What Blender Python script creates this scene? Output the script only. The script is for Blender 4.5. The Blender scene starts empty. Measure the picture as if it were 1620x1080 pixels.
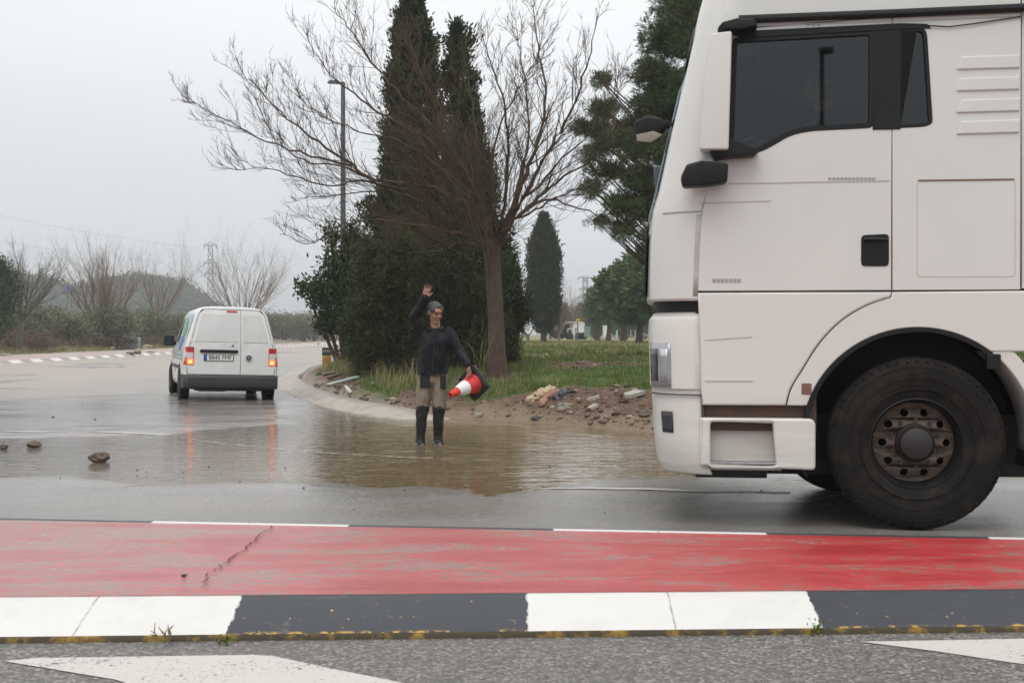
import bpy, bmesh, math, random
import numpy as np
from mathutils import Vector, Matrix, noise as mnoise
R = math.radians
random.seed(7); rng = np.random.default_rng(7)
S = bpy.context.scene
C = S.collection
# ---------------------------------------------------------------- camera
CAMH, FPX, HY = 1.28, 2100.0, 528.0
cam_d = bpy.data.cameras.new('camera'); cam = bpy.data.objects.new('camera', cam_d); C.objects.link(cam)
cam_d.sensor_width = 36; cam_d.lens = FPX/1620*36; cam_d.clip_end = 9000; cam_d.clip_start = .1
cam.location = (0, 0, CAMH); cam.rotation_euler = (R(90)-math.atan((540-HY)/FPX), 0, 0)
cam_d.dof.use_dof = True; cam_d.dof.focus_distance = 15.0; cam_d.dof.aperture_fstop = 9.0
S.camera = cam
# ---------------------------------------------------------------- world and sun
SUN_EL, SUN_AZ = R(60), R(200)      # azimuth from +Y clockwise: behind the camera
w = bpy.data.worlds.new('World'); S.world = w; w.use_nodes = True
nt = w.node_tree; nt.nodes.clear()
out = nt.nodes.new('ShaderNodeOutputWorld'); bg = nt.nodes.new('ShaderNodeBackground')
sky = nt.nodes.new('ShaderNodeTexSky'); sky.sky_type = 'NISHITA'; sky.sun_disc = False
sky.sun_elevation = SUN_EL; sky.sun_rotation = SUN_AZ
tc = nt.nodes.new('ShaderNodeTexCoord'); sep = nt.nodes.new('ShaderNodeSeparateXYZ')
nt.links.new(tc.outputs['Generated'], sep.inputs[0])
# layer of cloud: brighter towards the zenith, soft mottling
ns = nt.nodes.new('ShaderNodeTexNoise'); ns.inputs['Scale'].default_value = 2.2; ns.inputs['Detail'].default_value = 4
mp = nt.nodes.new('ShaderNodeMapping'); mp.inputs['Scale'].default_value = (1, 1, 3)
nt.links.new(tc.outputs['Generated'], mp.inputs[0]); nt.links.new(mp.outputs[0], ns.inputs['Vector'])
ma = nt.nodes.new('ShaderNodeMath'); ma.operation = 'MULTIPLY_ADD'; ma.inputs[1].default_value = .07
nt.links.new(ns.outputs['Fac'], ma.inputs[0])
mx_ = nt.nodes.new('ShaderNodeMath'); mx_.operation = 'MULTIPLY_ADD'; mx_.inputs[1].default_value = .10
nt.links.new(sep.outputs['X'], mx_.inputs[0]); nt.links.new(sep.outputs['Z'], mx_.inputs[2])
nt.links.new(mx_.outputs[0], ma.inputs[2])
rp = nt.nodes.new('ShaderNodeValToRGB'); rp.color_ramp.interpolation = 'EASE'
for i, (p, v) in enumerate([(0.0, (.545, .568, .595)), (.10, (.635, .655, .68)), (.30, (.84, .848, .855)), (.75, (1, 1, 1))]):
    e = rp.color_ramp.elements[i] if i < 2 else rp.color_ramp.elements.new(p)
    e.position = p; e.color = (*v, 1)
nt.links.new(ma.outputs[0], rp.inputs[0])
sc = nt.nodes.new('ShaderNodeVectorMath'); sc.operation = 'SCALE'; sc.inputs['Scale'].default_value = 9.6
nt.links.new(rp.outputs[0], sc.inputs[0])
mix = nt.nodes.new('ShaderNodeMix'); mix.data_type = 'RGBA'; mix.inputs[0].default_value = .93
nt.links.new(sky.outputs[0], mix.inputs[6]); nt.links.new(sc.outputs[0], mix.inputs[7])
nt.links.new(mix.outputs[2], bg.inputs['Color']); bg.inputs['Strength'].default_value = .1
nt.links.new(bg.outputs[0], out.inputs[0])
sd = bpy.data.lights.new('sun', 'SUN'); sd.energy = 1.15; sd.angle = R(45); sd.color = (1, .97, .93)
sun = bpy.data.objects.new('sun', sd); C.objects.link(sun)
sv = Vector((math.sin(SUN_AZ)*math.cos(SUN_EL), math.cos(SUN_AZ)*math.cos(SUN_EL), math.sin(SUN_EL)))
sun.rotation_euler = sv.to_track_quat('Z', 'Y').to_euler(); sun.location = sv*60
S.render.engine = 'CYCLES'
S.view_settings.view_transform = 'Standard'; S.view_settings.look = 'None'
S.view_settings.exposure = 0.43; S.view_settings.gamma = 1
S.render.resolution_x = 1024; S.render.resolution_y = 682
S.cycles.volume_bounces = 0; S.cycles.max_bounces = 6; S.cycles.transparent_max_bounces = 8

# ---------------------------------------------------------------- pixel helpers (photo pixels to a point in the place)
def G(px, py, z=0.0):
    d = FPX*(CAMH-z)/(py-HY); return Vector(((px-810)*d/FPX, d, z))
def D(px, py, d):
    return Vector(((px-810)*d/FPX, d, CAMH-(py-HY)*d/FPX))

# ---------------------------------------------------------------- materials
class NT:
    def __init__(s, name):
        s.m = bpy.data.materials.new(name); s.m.use_nodes = True; s.t = s.m.node_tree
        s.p = s.t.nodes['Principled BSDF']; s.out = s.t.nodes['Material Output']
    def n(s, typ, ins=None, **props):
        o = s.t.nodes.new('ShaderNode'+typ)
        for k, v in props.items(): setattr(o, k, v)
        for k, v in (ins or {}).items(): s.set(o.inputs[k], v)
        return o
    def set(s, sock, v):
        if isinstance(v, bpy.types.NodeSocket): s.t.links.new(v, sock)
        elif isinstance(v, (tuple, list)) and len(v) == 3 and sock.type == 'RGBA': sock.default_value = (*v, 1)
        elif isinstance(v, (int, float)) and sock.type == 'RGBA': sock.default_value = (v, v, v, 1)
        else: sock.default_value = v
    def pos(s, scale=(1, 1, 1), obj=False):
        src = s.n('TexCoord').outputs['Object'] if obj else s.n('NewGeometry').outputs['Position']
        return s.n('Mapping', {0: src, 'Scale': scale}).outputs[0]
    def noise(s, scale, detail=3, rough=.5, vec=None, dist=0, obj=False):
        return s.n('TexNoise', {'Vector': vec or s.pos(obj=obj), 'Scale': scale, 'Detail': detail, 'Roughness': rough, 'Distortion': dist}).outputs['Fac']
    def ramp(s, f, st, interp='LINEAR'):
        r = s.n('ValToRGB', {0: f}); r.color_ramp.interpolation = interp
        while len(r.color_ramp.elements) < len(st): r.color_ramp.elements.new(.5)
        for e, (p, c) in zip(r.color_ramp.elements, st):
            e.position = p; e.color = (*c, 1) if isinstance(c, tuple) else (c, c, c, 1)
        return r.outputs[0]
    def mix(s, f, a, b, mode='MIX'):
        m = s.n('Mix', data_type='RGBA', blend_type=mode); s.set(m.inputs[0], f); s.set(m.inputs[6], a); s.set(m.inputs[7], b); return m.outputs[2]
    def math(s, op, a, b=0.0, clamp=False):
        return s.n('Math', {0: a, 1: b}, operation=op, use_clamp=clamp).outputs[0]
    def bump(s, h, strength=.3, dist=.01, nrm=None):
        i = {'Height': h, 'Strength': strength, 'Distance': dist}
        if nrm: i['Normal'] = nrm
        return s.n('Bump', i).outputs[0]
    def fin(s, col=None, rough=None, nrm=None, **kw):
        if col is not None: s.set(s.p.inputs['Base Color'], col)
        if rough is not None: s.set(s.p.inputs['Roughness'], rough)
        if nrm is not None: s.set(s.p.inputs['Normal'], nrm)
        for k, v in kw.items(): s.set(s.p.inputs[k.replace('_', ' ')], v)
        return s.m

def plain(name, col, rough=.5, var=.15, scale=8, bump=0, bscale=60, **kw):
    m = NT(name); n = m.noise(scale, 5, .6, obj=True)
    a = tuple(c*(1-var) for c in col); b = tuple(min(1, c*(1+var)) for c in col)
    nr = m.bump(m.noise(bscale, 3, obj=True), bump, .01) if bump else None
    rr = m.ramp(n, [(.3, rough*.85), (.7, min(1, rough*1.15))])
    return m.fin(m.ramp(n, [(.3, a), (.7, b)]), rr, nr, **kw)
def emis(name, col, strength, base=None):
    m = NT(name); return m.fin(base or col, .3, None, Emission_Color=col, Emission_Strength=strength)

MAT = {}
def foliage_mat(name, dark, light, rough=.6):
    m = NT(name); g = m.n('NewGeometry')
    n = m.noise(1.3, 4, .6)
    f = m.math('ADD', m.math('MULTIPLY', g.outputs['Random Per Island'], .55), m.math('MULTIPLY', n, .6))
    c = m.ramp(f, [(.25, dark), (.85, light)])
    return m.fin(c, rough, Specular_IOR_Level=.15)
def bark_mat(name, a, b, sc=(30, 30, 5)):
    m = NT(name); n = m.noise(1, 5, .65, m.pos(sc)); n2 = m.noise(1.7, 3)
    c = m.mix(m.ramp(n2, [(.4, 0.0), (.65, .35)]), m.ramp(n, [(.35, a), (.65, b)]), (.07, .09, .04))
    return m.fin(c, .85, m.bump(n, .7, .02))

# ---------------------------------------------------------------- mesh helpers
def tag(o, label=None, cat=None, group=None, kind=None):
    if label: o['label'] = label
    if cat: o['category'] = cat
    if group: o['group'] = group
    if kind: o['kind'] = kind
    return o
def empty(name, loc=(0, 0, 0), rot=(0, 0, 0), label=None, cat=None, group=None):
    o = bpy.data.objects.new(name, None); C.objects.link(o); o.location = loc; o.rotation_euler = rot
    o.empty_display_size = .2
    return tag(o, label, cat, group)
def link(name, me, mat, parent=None, smooth=False):
    o = bpy.data.objects.new(name, me); C.objects.link(o)
    if mat is not None:
        for m in (mat if isinstance(mat, (list, tuple)) else [mat]): me.materials.append(m)
    if smooth: me.polygons.foreach_set('use_smooth', [True]*len(me.polygons))
    if parent: o.parent = parent
    return o
def npmesh(name, V, F):
    """V (n,3), F (m,k) numpy"""
    me = bpy.data.meshes.new(name); V = np.asarray(V, dtype=np.float32); F = np.asarray(F, dtype=np.int32)
    me.vertices.add(len(V)); me.vertices.foreach_set('co', V.ravel())
    k = F.shape[1]; me.loops.add(F.size); me.loops.foreach_set('vertex_index', F.ravel())
    me.polygons.add(len(F)); me.polygons.foreach_set('loop_start', np.arange(0, F.size, k, dtype=np.int32))
    me.polygons.foreach_set('loop_total', np.full(len(F), k, dtype=np.int32))
    me.update(calc_edges=True); return me
class MB:
    def __init__(s): s.v = []; s.f = []
    def add(s, V, F):
        o = len(s.v); s.v += [tuple(p) for p in V]; s.f += [tuple(i+o for i in f) for f in F]; return s
    def box(s, c, d, rot=None):
        hx, hy, hz = d[0]/2, d[1]/2, d[2]/2
        P = [Vector((x*hx, y*hy, z*hz)) for x in (-1, 1) for y in (-1, 1) for z in (-1, 1)]
        if rot is not None: P = [rot @ p for p in P]
        P = [p+Vector(c) for p in P]
        return s.add(P, [(0, 1, 3, 2), (4, 6, 7, 5), (0, 4, 5, 1), (2, 3, 7, 6), (0, 2, 6, 4), (1, 5, 7, 3)])
    def tube(s, pts, rad, n=8, cap=True):
        pts = [Vector(p) for p in pts]
        if not isinstance(rad, (list, tuple)): rad = [rad]*len(pts)
        V = []; F = []; up = None
        for i, p in enumerate(pts):
            t = (pts[min(i+1, len(pts)-1)]-pts[max(i-1, 0)])
            if t.length < 1e-9: t = Vector((0, 0, 1))
            t.normalize()
            if up is None:
                up = t.orthogonal().normalized()
            up = (up-t*up.dot(t)); up = up.normalized() if up.length > 1e-6 else t.orthogonal().normalized()
            b = t.cross(up)
            for k in range(n):
                a = 2*math.pi*k/n; V.append(p+(up*math.cos(a)+b*math.sin(a))*rad[i])
        for i in range(len(pts)-1):
            for k in range(n):
                F.append((i*n+k, i*n+(k+1) % n, (i+1)*n+(k+1) % n, (i+1)*n+k))
        if cap: F.append(tuple(range(n-1, -1, -1))); F.append(tuple((len(pts)-1)*n+k for k in range(n)))
        return s.add(V, F)
    def lathe(s, prof, n=24, M=None, close=False):
        """prof list of (r, h) round local z"""
        V = []; F = []
        for r, h in prof:
            for k in range(n):
                a = 2*math.pi*k/n; V.append(Vector((r*math.cos(a), r*math.sin(a), h)))
        m = len(prof)
        for i in range(m if close else m-1):
            j = (i+1) % m
            for k in range(n): F.append((i*n+k, i*n+(k+1) % n, j*n+(k+1) % n, j*n+k))
        if M is not None: V = [M @ p for p in V]
        return s.add(V, F)
    def ball(s, c, r, n=16, m=10, rot=None):
        if not isinstance(r, (tuple, list)): r = (r, r, r)
        V = []; F = []
        for i in range(1, m):
            t = math.pi*i/m
            for k in range(n):
                a = 2*math.pi*k/n
                V.append(Vector((r[0]*math.sin(t)*math.cos(a), r[1]*math.sin(t)*math.sin(a), r[2]*math.cos(t))))
        V += [Vector((0, 0, r[2])), Vector((0, 0, -r[2]))]
        for i in range(m-2):
            for k in range(n): F.append((i*n+k, (i+1)*n+k, (i+1)*n+(k+1) % n, i*n+(k+1) % n))
        T = len(V)-2
        for k in range(n): F.append((T, k, (k+1) % n)); F.append((T+1, (m-2)*n+(k+1) % n, (m-2)*n+k))
        if rot is not None: V = [rot @ p for p in V]
        return s.add([p+Vector(c) for p in V], F)
    def limb(s, a, ra, b, rb, n=14):
        """tapered limb with rounded ends"""
        a = Vector(a); b = Vector(b); s.ball(a, ra, n, 9); s.ball(b, rb, n, 9)
        return s.tube([a, b], [ra, rb], n)
    def prism(s, poly, y0, y1):
        """poly in (x,z) extruded along y"""
        n = len(poly); V = [(x, y0, z) for x, z in poly]+[(x, y1, z) for x, z in poly]
        F = [tuple(range(n)), tuple(range(2*n-1, n-1, -1))]+[(i, i+n, (i+1) % n+n, (i+1) % n) for i in range(n)]
        return s.add(V, F)
    def build(s, name, mat, parent=None, smooth=False, bevel=0, seg=2, loc=None, auto=35):
        me = bpy.data.meshes.new(name); me.from_pydata(s.v, [], s.f)
        bm = bmesh.new(); bm.from_mesh(me)
        bmesh.ops.recalc_face_normals(bm, faces=bm.faces)
        if bevel:
            ed = [e for e in bm.edges if len(e.link_faces) == 2 and e.calc_face_angle(0) > R(28)]
            bmesh.ops.bevel(bm, geom=ed, offset=bevel, segments=seg, affect='EDGES', profile=.6, clamp_overlap=True)
        if smooth:
            for f in bm.faces: f.smooth = True
            for e in bm.edges:
                if len(e.link_faces) == 2 and e.calc_face_angle(0) > R(auto): e.smooth = False
        bm.to_mesh(me); bm.free()
        o = link(name, me, mat, parent)
        if loc is not None: o.location = loc
        return o
def flat_fill(outer, holes=(), thick=.02, bevel=0.0, res=2):
    """filled 2D outline with holes -> mesh in (x, y), thickness in z"""
    cu = bpy.data.curves.new('tmp', 'CURVE'); cu.dimensions = '2D'; cu.fill_mode = 'BOTH'
    for L in [outer]+list(holes):
        sp = cu.splines.new('POLY'); sp.points.add(len(L)-1)
        for p, q in zip(sp.points, L): p.co = (q[0], q[1], 0, 1)
        sp.use_cyclic_u = True
    cu.extrude = max(0, thick/2-bevel); cu.bevel_depth = bevel; cu.bevel_resolution = res; cu.offset = -bevel
    ob = bpy.data.objects.new('tmp', cu); C.objects.link(ob)
    bpy.context.view_layer.update()
    me = bpy.data.meshes.new_from_object(ob.evaluated_get(bpy.context.evaluated_depsgraph_get()))
    bpy.data.objects.remove(ob); bpy.data.curves.remove(cu); return me
def side_panel(name, outer, holes, y0, thick, mat, parent, bevel=.004, smooth=False):
    """outline in (x,z); outer face at y0, body goes to y0+thick"""
    me = flat_fill(outer, holes, thick, bevel)
    me.transform(Matrix(((1, 0, 0, 0), (0, 0, -1, y0+thick/2), (0, 1, 0, 0), (0, 0, 0, 1))))
    me.materials.clear()
    return link(name, me, mat, parent)
def text_mesh(txt, size, depth=.002):
    cu = bpy.data.curves.new('tmp', 'FONT'); cu.body = txt; cu.size = size; cu.extrude = depth/2; cu.align_x = 'CENTER'; cu.align_y = 'CENTER'
    cu.resolution_u = 3
    ob = bpy.data.objects.new('tmp', cu); C.objects.link(ob); bpy.context.view_layer.update()
    me = bpy.data.meshes.new_from_object(ob.evaluated_get(bpy.context.evaluated_depsgraph_get()))
    bpy.data.objects.remove(ob); bpy.data.curves.remove(cu); me.materials.clear(); return me
def rounded(poly, r, n=4):
    out = []; m = len(poly)
    for i in range(m):
        p = Vector(poly[i]).to_2d(); a = Vector(poly[i-1]).to_2d(); b = Vector(poly[(i+1) % m]).to_2d()
        rr = r[i] if isinstance(r, (list, tuple)) else r
        da = (a-p); db = (b-p); k = min(rr, da.length*.45, db.length*.45)
        if k < 1e-5: out.append(tuple(p)); continue
        s0 = p+da.normalized()*k; s1 = p+db.normalized()*k
        for t in range(n+1):
            u = t/n; q = s0*(1-u)**2+p*2*u*(1-u)+s1*u*u; out.append(tuple(q))
    return out
def remeshed(mb, voxel, smooth=4, wob=0, wsc=8):
    me = bpy.data.meshes.new('t'); me.from_pydata(mb.v, [], mb.f)
    bm = bmesh.new(); bm.from_mesh(me); bmesh.ops.recalc_face_normals(bm, faces=bm.faces); bm.to_mesh(me); bm.free()
    ob = bpy.data.objects.new('t', me); C.objects.link(ob)
    m = ob.modifiers.new('r', 'REMESH'); m.mode = 'VOXEL'; m.voxel_size = voxel; m.use_smooth_shade = True
    if smooth: sm = ob.modifiers.new('s', 'SMOOTH'); sm.iterations = smooth; sm.factor = .5
    bpy.context.view_layer.update()
    r = bpy.data.meshes.new_from_object(ob.evaluated_get(bpy.context.evaluated_depsgraph_get()))
    bpy.data.objects.remove(ob); bpy.data.meshes.remove(me)
    if wob:
        for v in r.vertices:
            q = v.co*wsc; q.z *= .6
            v.co += v.normal*(wob*(mnoise.noise(q)+.6*mnoise.noise(q*2.3)))
    r.materials.clear(); return r
# ================================================================ SETTING
def segdist(X, Y, L):
    best = np.full(X.shape, 1e9)
    for (x0, y0), (x1, y1) in zip(L[:-1], L[1:]):
        dx, dy = x1-x0, y1-y0; t = np.clip(((X-x0)*dx+(Y-y0)*dy)/(dx*dx+dy*dy), 0, 1)
        best = np.minimum(best, np.hypot(X-x0-t*dx, Y-y0-t*dy))
    return best
def inside(X, Y, P):
    c = np.zeros(X.shape, bool); n = len(P)
    for i in range(n):
        x0, y0 = P[i]; x1, y1 = P[(i+1) % n]
        if y0 == y1: continue
        k = ((y0 > Y) != (y1 > Y)) & (X < (x1-x0)*(Y-y0)/(y1-y0)+x0); c ^= k
    return c
def vnoise(X, Y, sc, seed=0, octv=4):
    X = np.asarray(X, float)*sc+seed*17.3; Y = np.asarray(Y, float)*sc-seed*9.1; tot = 0; amp = 1; nrm = 0
    r = np.random.default_rng(seed+100); T = r.random((256, 256))
    for o in range(octv):
        xi = np.floor(X).astype(int); yi = np.floor(Y).astype(int); fx = X-xi; fy = Y-yi
        fx = fx*fx*(3-2*fx); fy = fy*fy*(3-2*fy)
        a = T[xi % 256, yi % 256]; b = T[(xi+1) % 256, yi % 256]; c = T[xi % 256, (yi+1) % 256]; d = T[(xi+1) % 256, (yi+1) % 256]
        tot = tot+amp*((a*(1-fx)+b*fx)*(1-fy)+(c*(1-fx)+d*fx)*fy); nrm += amp; amp *= .5; X = X*2.03; Y = Y*2.03
    return tot/nrm   # 0..1
def sstep(a, b, x):
    t = np.clip((x-a)/(b-a), 0, 1); return t*t*(3-2*t)

VERGE = [(-9.5, 420), (-8.4, 110), (-7.7, 57), (-6.4, 40), (-5.35, 33.2), (-4.2, 28.3), (-3.45, 25.6), (-2.75, 23.4), (-1.95, 21.5), (-1.2, 20.4),
         (-.47, 19.9), (.5, 19.0), (1.9, 17.3), (5.4, 14.9), (12, 12.8), (25, 11.5), (90, 11)]
VPOLY = VERGE+[(900, 11), (900, 700), (-9.5, 700)]
def verge_sd(X, Y):
    d = segdist(X, Y, VERGE); return np.where(inside(X, Y, VPOLY), d, -d)
PUD = [tuple(G(*p).to_2d()) for p in [(-1500, 745), (-400, 748), (0, 750), (250, 760), (520, 768), (800, 768), (900, 763), (1100, 759), (1400, 756), (3000, 752),
       (2600, 640), (1030, 650), (600, 630), (480, 642), (450, 660), (300, 681), (0, 687), (-400, 689), (-1500, 690)]]
WZ = -.012
def road_z(X, Y):
    d = segdist(X, Y, PUD+PUD[:1]); s = np.where(inside(X, Y, PUD), d, -d)
    z = -.055*sstep(-.5, 1.8, s)+(vnoise(X, Y, .9, 3, 6)-.5)*.075*sstep(-3, .4, s)*(1-.7*sstep(.8, 2.5, s))
    return z
def soilmask(X, Y):
    """1 = bare soil, 0 = grass"""
    s = verge_sd(X, Y); n = vnoise(X, Y, .7, 5, 4)
    wide = 1.15+.75*sstep(-1.0, 1.5, X)
    wide = np.where(X < -1.9, .35+.6*sstep(-3.2, -4.2, X), wide)
    m = 1-sstep(wide-.5, wide+.5, s+(n-.5)*2.6)
    strip = sstep(.2, 1.2, X)*sstep(24.6, 25.2, Y+(n-.5)*1.5)*(1-sstep(27.0, 27.8, Y+(n-.5)*1.5))
    near_tree = 1-sstep(.3, 1.0, np.hypot(X+.3, Y-24.3)+(n-.5))
    return np.clip(np.maximum(np.maximum(m, strip), near_tree), 0, 1)
def verge_z(X, Y):
    s = verge_sd(X, Y)
    base = np.interp(s, [-6, -.4, -.05, .25, 1.0, 2, 5, 9, 300, 900], [-.25, -.16, -.06, .09, .30, .43, .56, .63, .62, 1.2])
    left = sstep(-1.0, -3.2, X)   # behind the kerb the soil starts at kerb height
    base = np.where(s > 0, np.maximum(base, left*.10*sstep(0, .3, s)+base*(1-.25*left)), base)
    a = sstep(-.1, .8, s)*(1-sstep(12, 30, s))
    rough = (vnoise(X, Y, 1.1, 8, 5)-.5)*.30+(np.abs(vnoise(X, Y, 4.0, 9, 4)-.5))*.26*soilmask(X, Y)
    far = (vnoise(X, Y, .06, 11, 3)-.5)*.25*sstep(10, 30, s)
    lip = .13*sstep(.4, 1.0, X)*np.exp(-((Y-25.6+(vnoise(X, Y, .5, 21)-.5))/.9)**2)
    return base+rough*a+far+lip
def grid_sheet(name, xs, ys, zf, mat, skip=None, attrs=None):
    X, Y = np.meshgrid(xs, ys); Z = zf(X, Y); nx, ny = len(xs), len(ys)
    V = np.stack([X, Y, Z], -1).reshape(-1, 3)
    i, j = np.meshgrid(np.arange(nx-1), np.arange(ny-1)); a = (j*nx+i).ravel()
    F = np.stack([a, a+1, a+nx+1, a+nx], -1)
    if skip is not None:
        cx = V[F].mean(1); F = F[~skip(cx[:, 0], cx[:, 1])]
    me = npmesh(name, V, F)
    if attrs:
        for k, fn in attrs.items():
            at = me.attributes.new(k, 'FLOAT', 'POINT'); at.data.foreach_set('value', fn(V[:, 0], V[:, 1]).astype(np.float32))
    return link(name, me, mat, None, True)
def span(*seg):
    out = []
    for a, b, st in seg: out += list(np.arange(a, b, st))
    return np.array(out+[seg[-1][1]])

# ---- asphalt
def asphalt_mat():
    m = NT('asphalt'); p = m.pos()
    sx = m.n('SeparateXYZ', {0: p}); Y = sx.outputs['Y']; X = sx.outputs['X']
    vo = m.n('TexVoronoi', {'Vector': m.pos(), 'Scale': 78.0, 'Randomness': 1.0}); sp = m.n('SeparateColor', {0: vo.outputs['Color']}).outputs[0]; sp2 = m.noise(30, 4, .75); big = m.noise(.35, 5, .6, dist=.5)
    streak = m.noise(1, 5, .6, m.pos((.25, 1.6, 1)))
    grain = m.ramp(sp, [(.05, (.030, .029, .028)), (.5, (.115, .108, .10)), (.80, (.20, .188, .17)), (1, (.42, .39, .35))])
    col = m.mix(m.ramp(sp2, [(.3, 0.0), (.7, .45)]), grain, (.12, .113, .103))
    col = m.mix(m.ramp(big, [(.35, 0.0), (.7, .45)]), col, (.085, .083, .08))
    sky_sheen = m.ramp(m.math('DIVIDE', Y, 100), [(.062, 0.0), (.085, .5), (.13, .5), (.2, .1)])  # band of wet lane whose base colour is lightened for sky sheen
    col = m.mix(m.math('MULTIPLY', sky_sheen, m.ramp(m.noise(1, 5, .6, m.pos((.5, 1.2, 1))), [(.3, .45), (.7, 1.0)])), col, (.27, .255, .235))
    # beige silt carried over the far lanes
    far = m.math('MULTIPLY', m.ramp(m.math('DIVIDE', Y, 100), [(.20, 0.0), (.30, 1.0)]), m.ramp(m.math('DIVIDE', m.math('ADD', X, 40), 80), [(.34, 1.0), (.47, 0.0)]))
    lane = m.ramp(m.math('ADD', m.math('MULTIPLY', m.noise(1, 5, .62, m.pos((.22, .10, 1)), dist=.8), 1.0), m.math('MULTIPLY', far, .16)), [(.50, 0.0), (.60, 1.0)])
    silt = m.math('MULTIPLY', m.math('MULTIPLY', lane, far), m.ramp(sp2, [(.25, .55), (.6, .95)]))
    col = m.mix(silt, col, (.33, .285, .235))
    # thin silt film around the puddle edge
    film = m.math('MULTIPLY', m.ramp(m.math('DIVIDE', Y, 100), [(.085, 0.0), (.11, 1.0), (.24, 1.0), (.32, 0.0)]), m.ramp(streak, [(.42, 0.0), (.72, .6)]))
    col = m.mix(film, col, (.22, .185, .145))
    wet = m.ramp(m.math('DIVIDE', Y, 100), [(.055, 0.0), (.083, .6), (.12, 1.0)])
    rn = m.ramp(m.noise(.8, 5, .6, m.pos((.6, 1.3, 1))), [(.35, .13), (.7, .30)])
    rough = m.mix(wet, m.ramp(big, [(.3, .62), (.7, .45)]), rn)
    rough = m.mix(silt, rough, .5)
    hgt = m.math('ADD', m.math('MULTIPLY', sp, .55), sp2)
    b = m.n('Bump', {'Height': hgt, 'Distance': .006, 'Strength': m.ramp(m.math('DIVIDE', Y, 40), [(.13, .9), (.17, .9), (.21, .5), (.28, .16), (1, .08)])})
    return m.fin(col, rough, b.outputs[0], Specular_IOR_Level=.6)
MAT['asphalt'] = asphalt_mat()
def attr(m, name): return m.n('Attribute', attribute_name=name).outputs['Fac']
def soil_mat():
    m = NT('verge_soil_and_turf'); s = attr(m, 'soil'); n = m.noise(6, 5, .65); n2 = m.noise(.8, 4); f = m.noise(40, 3, .6)
    soil = m.mix(m.ramp(n, [(.35, 0.0), (.65, 1.0)]), (.055, .030, .018), (.145, .088, .054))
    soil = m.mix(m.ramp(f, [(.58, 0.0), (.75, .5)]), soil, (.26, .19, .13))
    wetm = attr(m, 'shore')
    soil = m.mix(m.math('MULTIPLY', wetm, .8), soil, (.20, .145, .09))
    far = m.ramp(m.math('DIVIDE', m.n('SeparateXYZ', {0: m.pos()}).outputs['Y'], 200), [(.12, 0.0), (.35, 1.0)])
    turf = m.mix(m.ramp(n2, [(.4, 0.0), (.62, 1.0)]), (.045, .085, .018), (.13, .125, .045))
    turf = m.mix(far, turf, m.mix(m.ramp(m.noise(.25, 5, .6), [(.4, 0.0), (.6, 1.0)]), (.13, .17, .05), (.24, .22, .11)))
    col = m.mix(s, turf, soil)
    rough = m.mix(wetm, (.9, .9, .9), (.3, .3, .3))
    return m.fin(col, rough, m.bump(m.math('ADD', n, m.math('MULTIPLY', f, .5)), .8, .05))
MAT['soil'] = soil_mat()
def field_mat():
    m = NT('field_ground'); n = m.noise(.15, 6, .65); n2 = m.noise(1.5, 4, .6)
    a = m.mix(m.ramp(n, [(.4, 0.0), (.6, 1.0)]), (.20, .155, .105), (.085, .11, .04))
    return m.fin(m.mix(m.ramp(n2, [(.4, 0.0), (.7, .5)]), a, (.10, .065, .04)), .95, m.bump(n2, .6, .1))
MAT['field'] = field_mat()
# earth sheet to the horizon
gm = MB(); gm.add([(-3800, -1500, -.35), (3800, -1500, -.35), (3800, 5500, -.35), (-3800, 5500, -.35)], [(0, 1, 2, 3)])
tag(gm.build('ground', MAT['field']), 'flat farmland earth reaching to the horizon', 'ground', kind='structure')
ysr = span((-14, 3, 1.5), (3, 10.6, .4), (10.6, 22, .085), (22, 30, .25), (30, 60, 2), (60, 420, 15))
xsr = span((-34, -12, 1.0), (-12, 9, .10), (9, 20, .5), (20, 90, 5))
tag(grid_sheet('road', xsr, ysr, road_z, MAT['asphalt']), 'wet grey asphalt carriageway with silt film', 'road', kind='structure')
ysv = span((8, 16, .5), (16, 30, .11), (30, 50, .4), (50, 120, 3), (120, 700, 25))
xsv = span((-12, -9, .5), (-9, 7, .11), (7, 14, .4), (14, 60, 3), (60, 900, 40))
tag(grid_sheet('verge_ground', xsv, ysv, verge_z, MAT['soil'], skip=lambda x, y: verge_sd(x, y) < -1.2,
    attrs={'soil': soilmask, 'shore': lambda x, y: (1-sstep(.12, .65, verge_sd(x, y)+(vnoise(x, y, 2, 4)-.5)*.8))*1.0}), 'muddy roadside bank rising to a rough lawn', 'verge', kind='structure')
# left field beyond the far carriageway
def left_z(X, Y):
    return np.interp(-X, [29.3, 30.3, 31.5, 40, 120, 800], [-.12, .04, .2, .4, .7, 4])+(vnoise(X, Y, .3, 13)-.5)*.3*sstep(30, 34, -X)
def left_mat():
    m = NT('left_field'); x = m.math('MULTIPLY', m.n('SeparateXYZ', {0: m.pos()}).outputs['X'], -1.0)
    n = m.noise(.5, 5, .65); strip = m.ramp(m.math('ADD', m.math('DIVIDE', x, 100), m.math('MULTIPLY', n, .03)), [(.325, 1.0), (.345, 0.0)])
    base = m.mix(m.ramp(n, [(.42, 0.0), (.6, 1.0)]), (.24, .17, .12), (.12, .085, .055))
    g = m.mix(m.ramp(m.noise(1.5, 3), [(.4, 0.0), (.6, 1.0)]), (.09, .12, .03), (.2, .18, .08))
    return m.fin(m.mix(strip, base, g), .95, m.bump(n, .5, .1))
tag(grid_sheet('field', span((-800, -120, 40), (-120, -60, 5), (-60, -29.2, .8)), span((30, 260, 2.5), (260, 900, 40)), left_z, left_mat()),
    'brown olive grove floor with grass strip beside the road', 'field', kind='structure')

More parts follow.
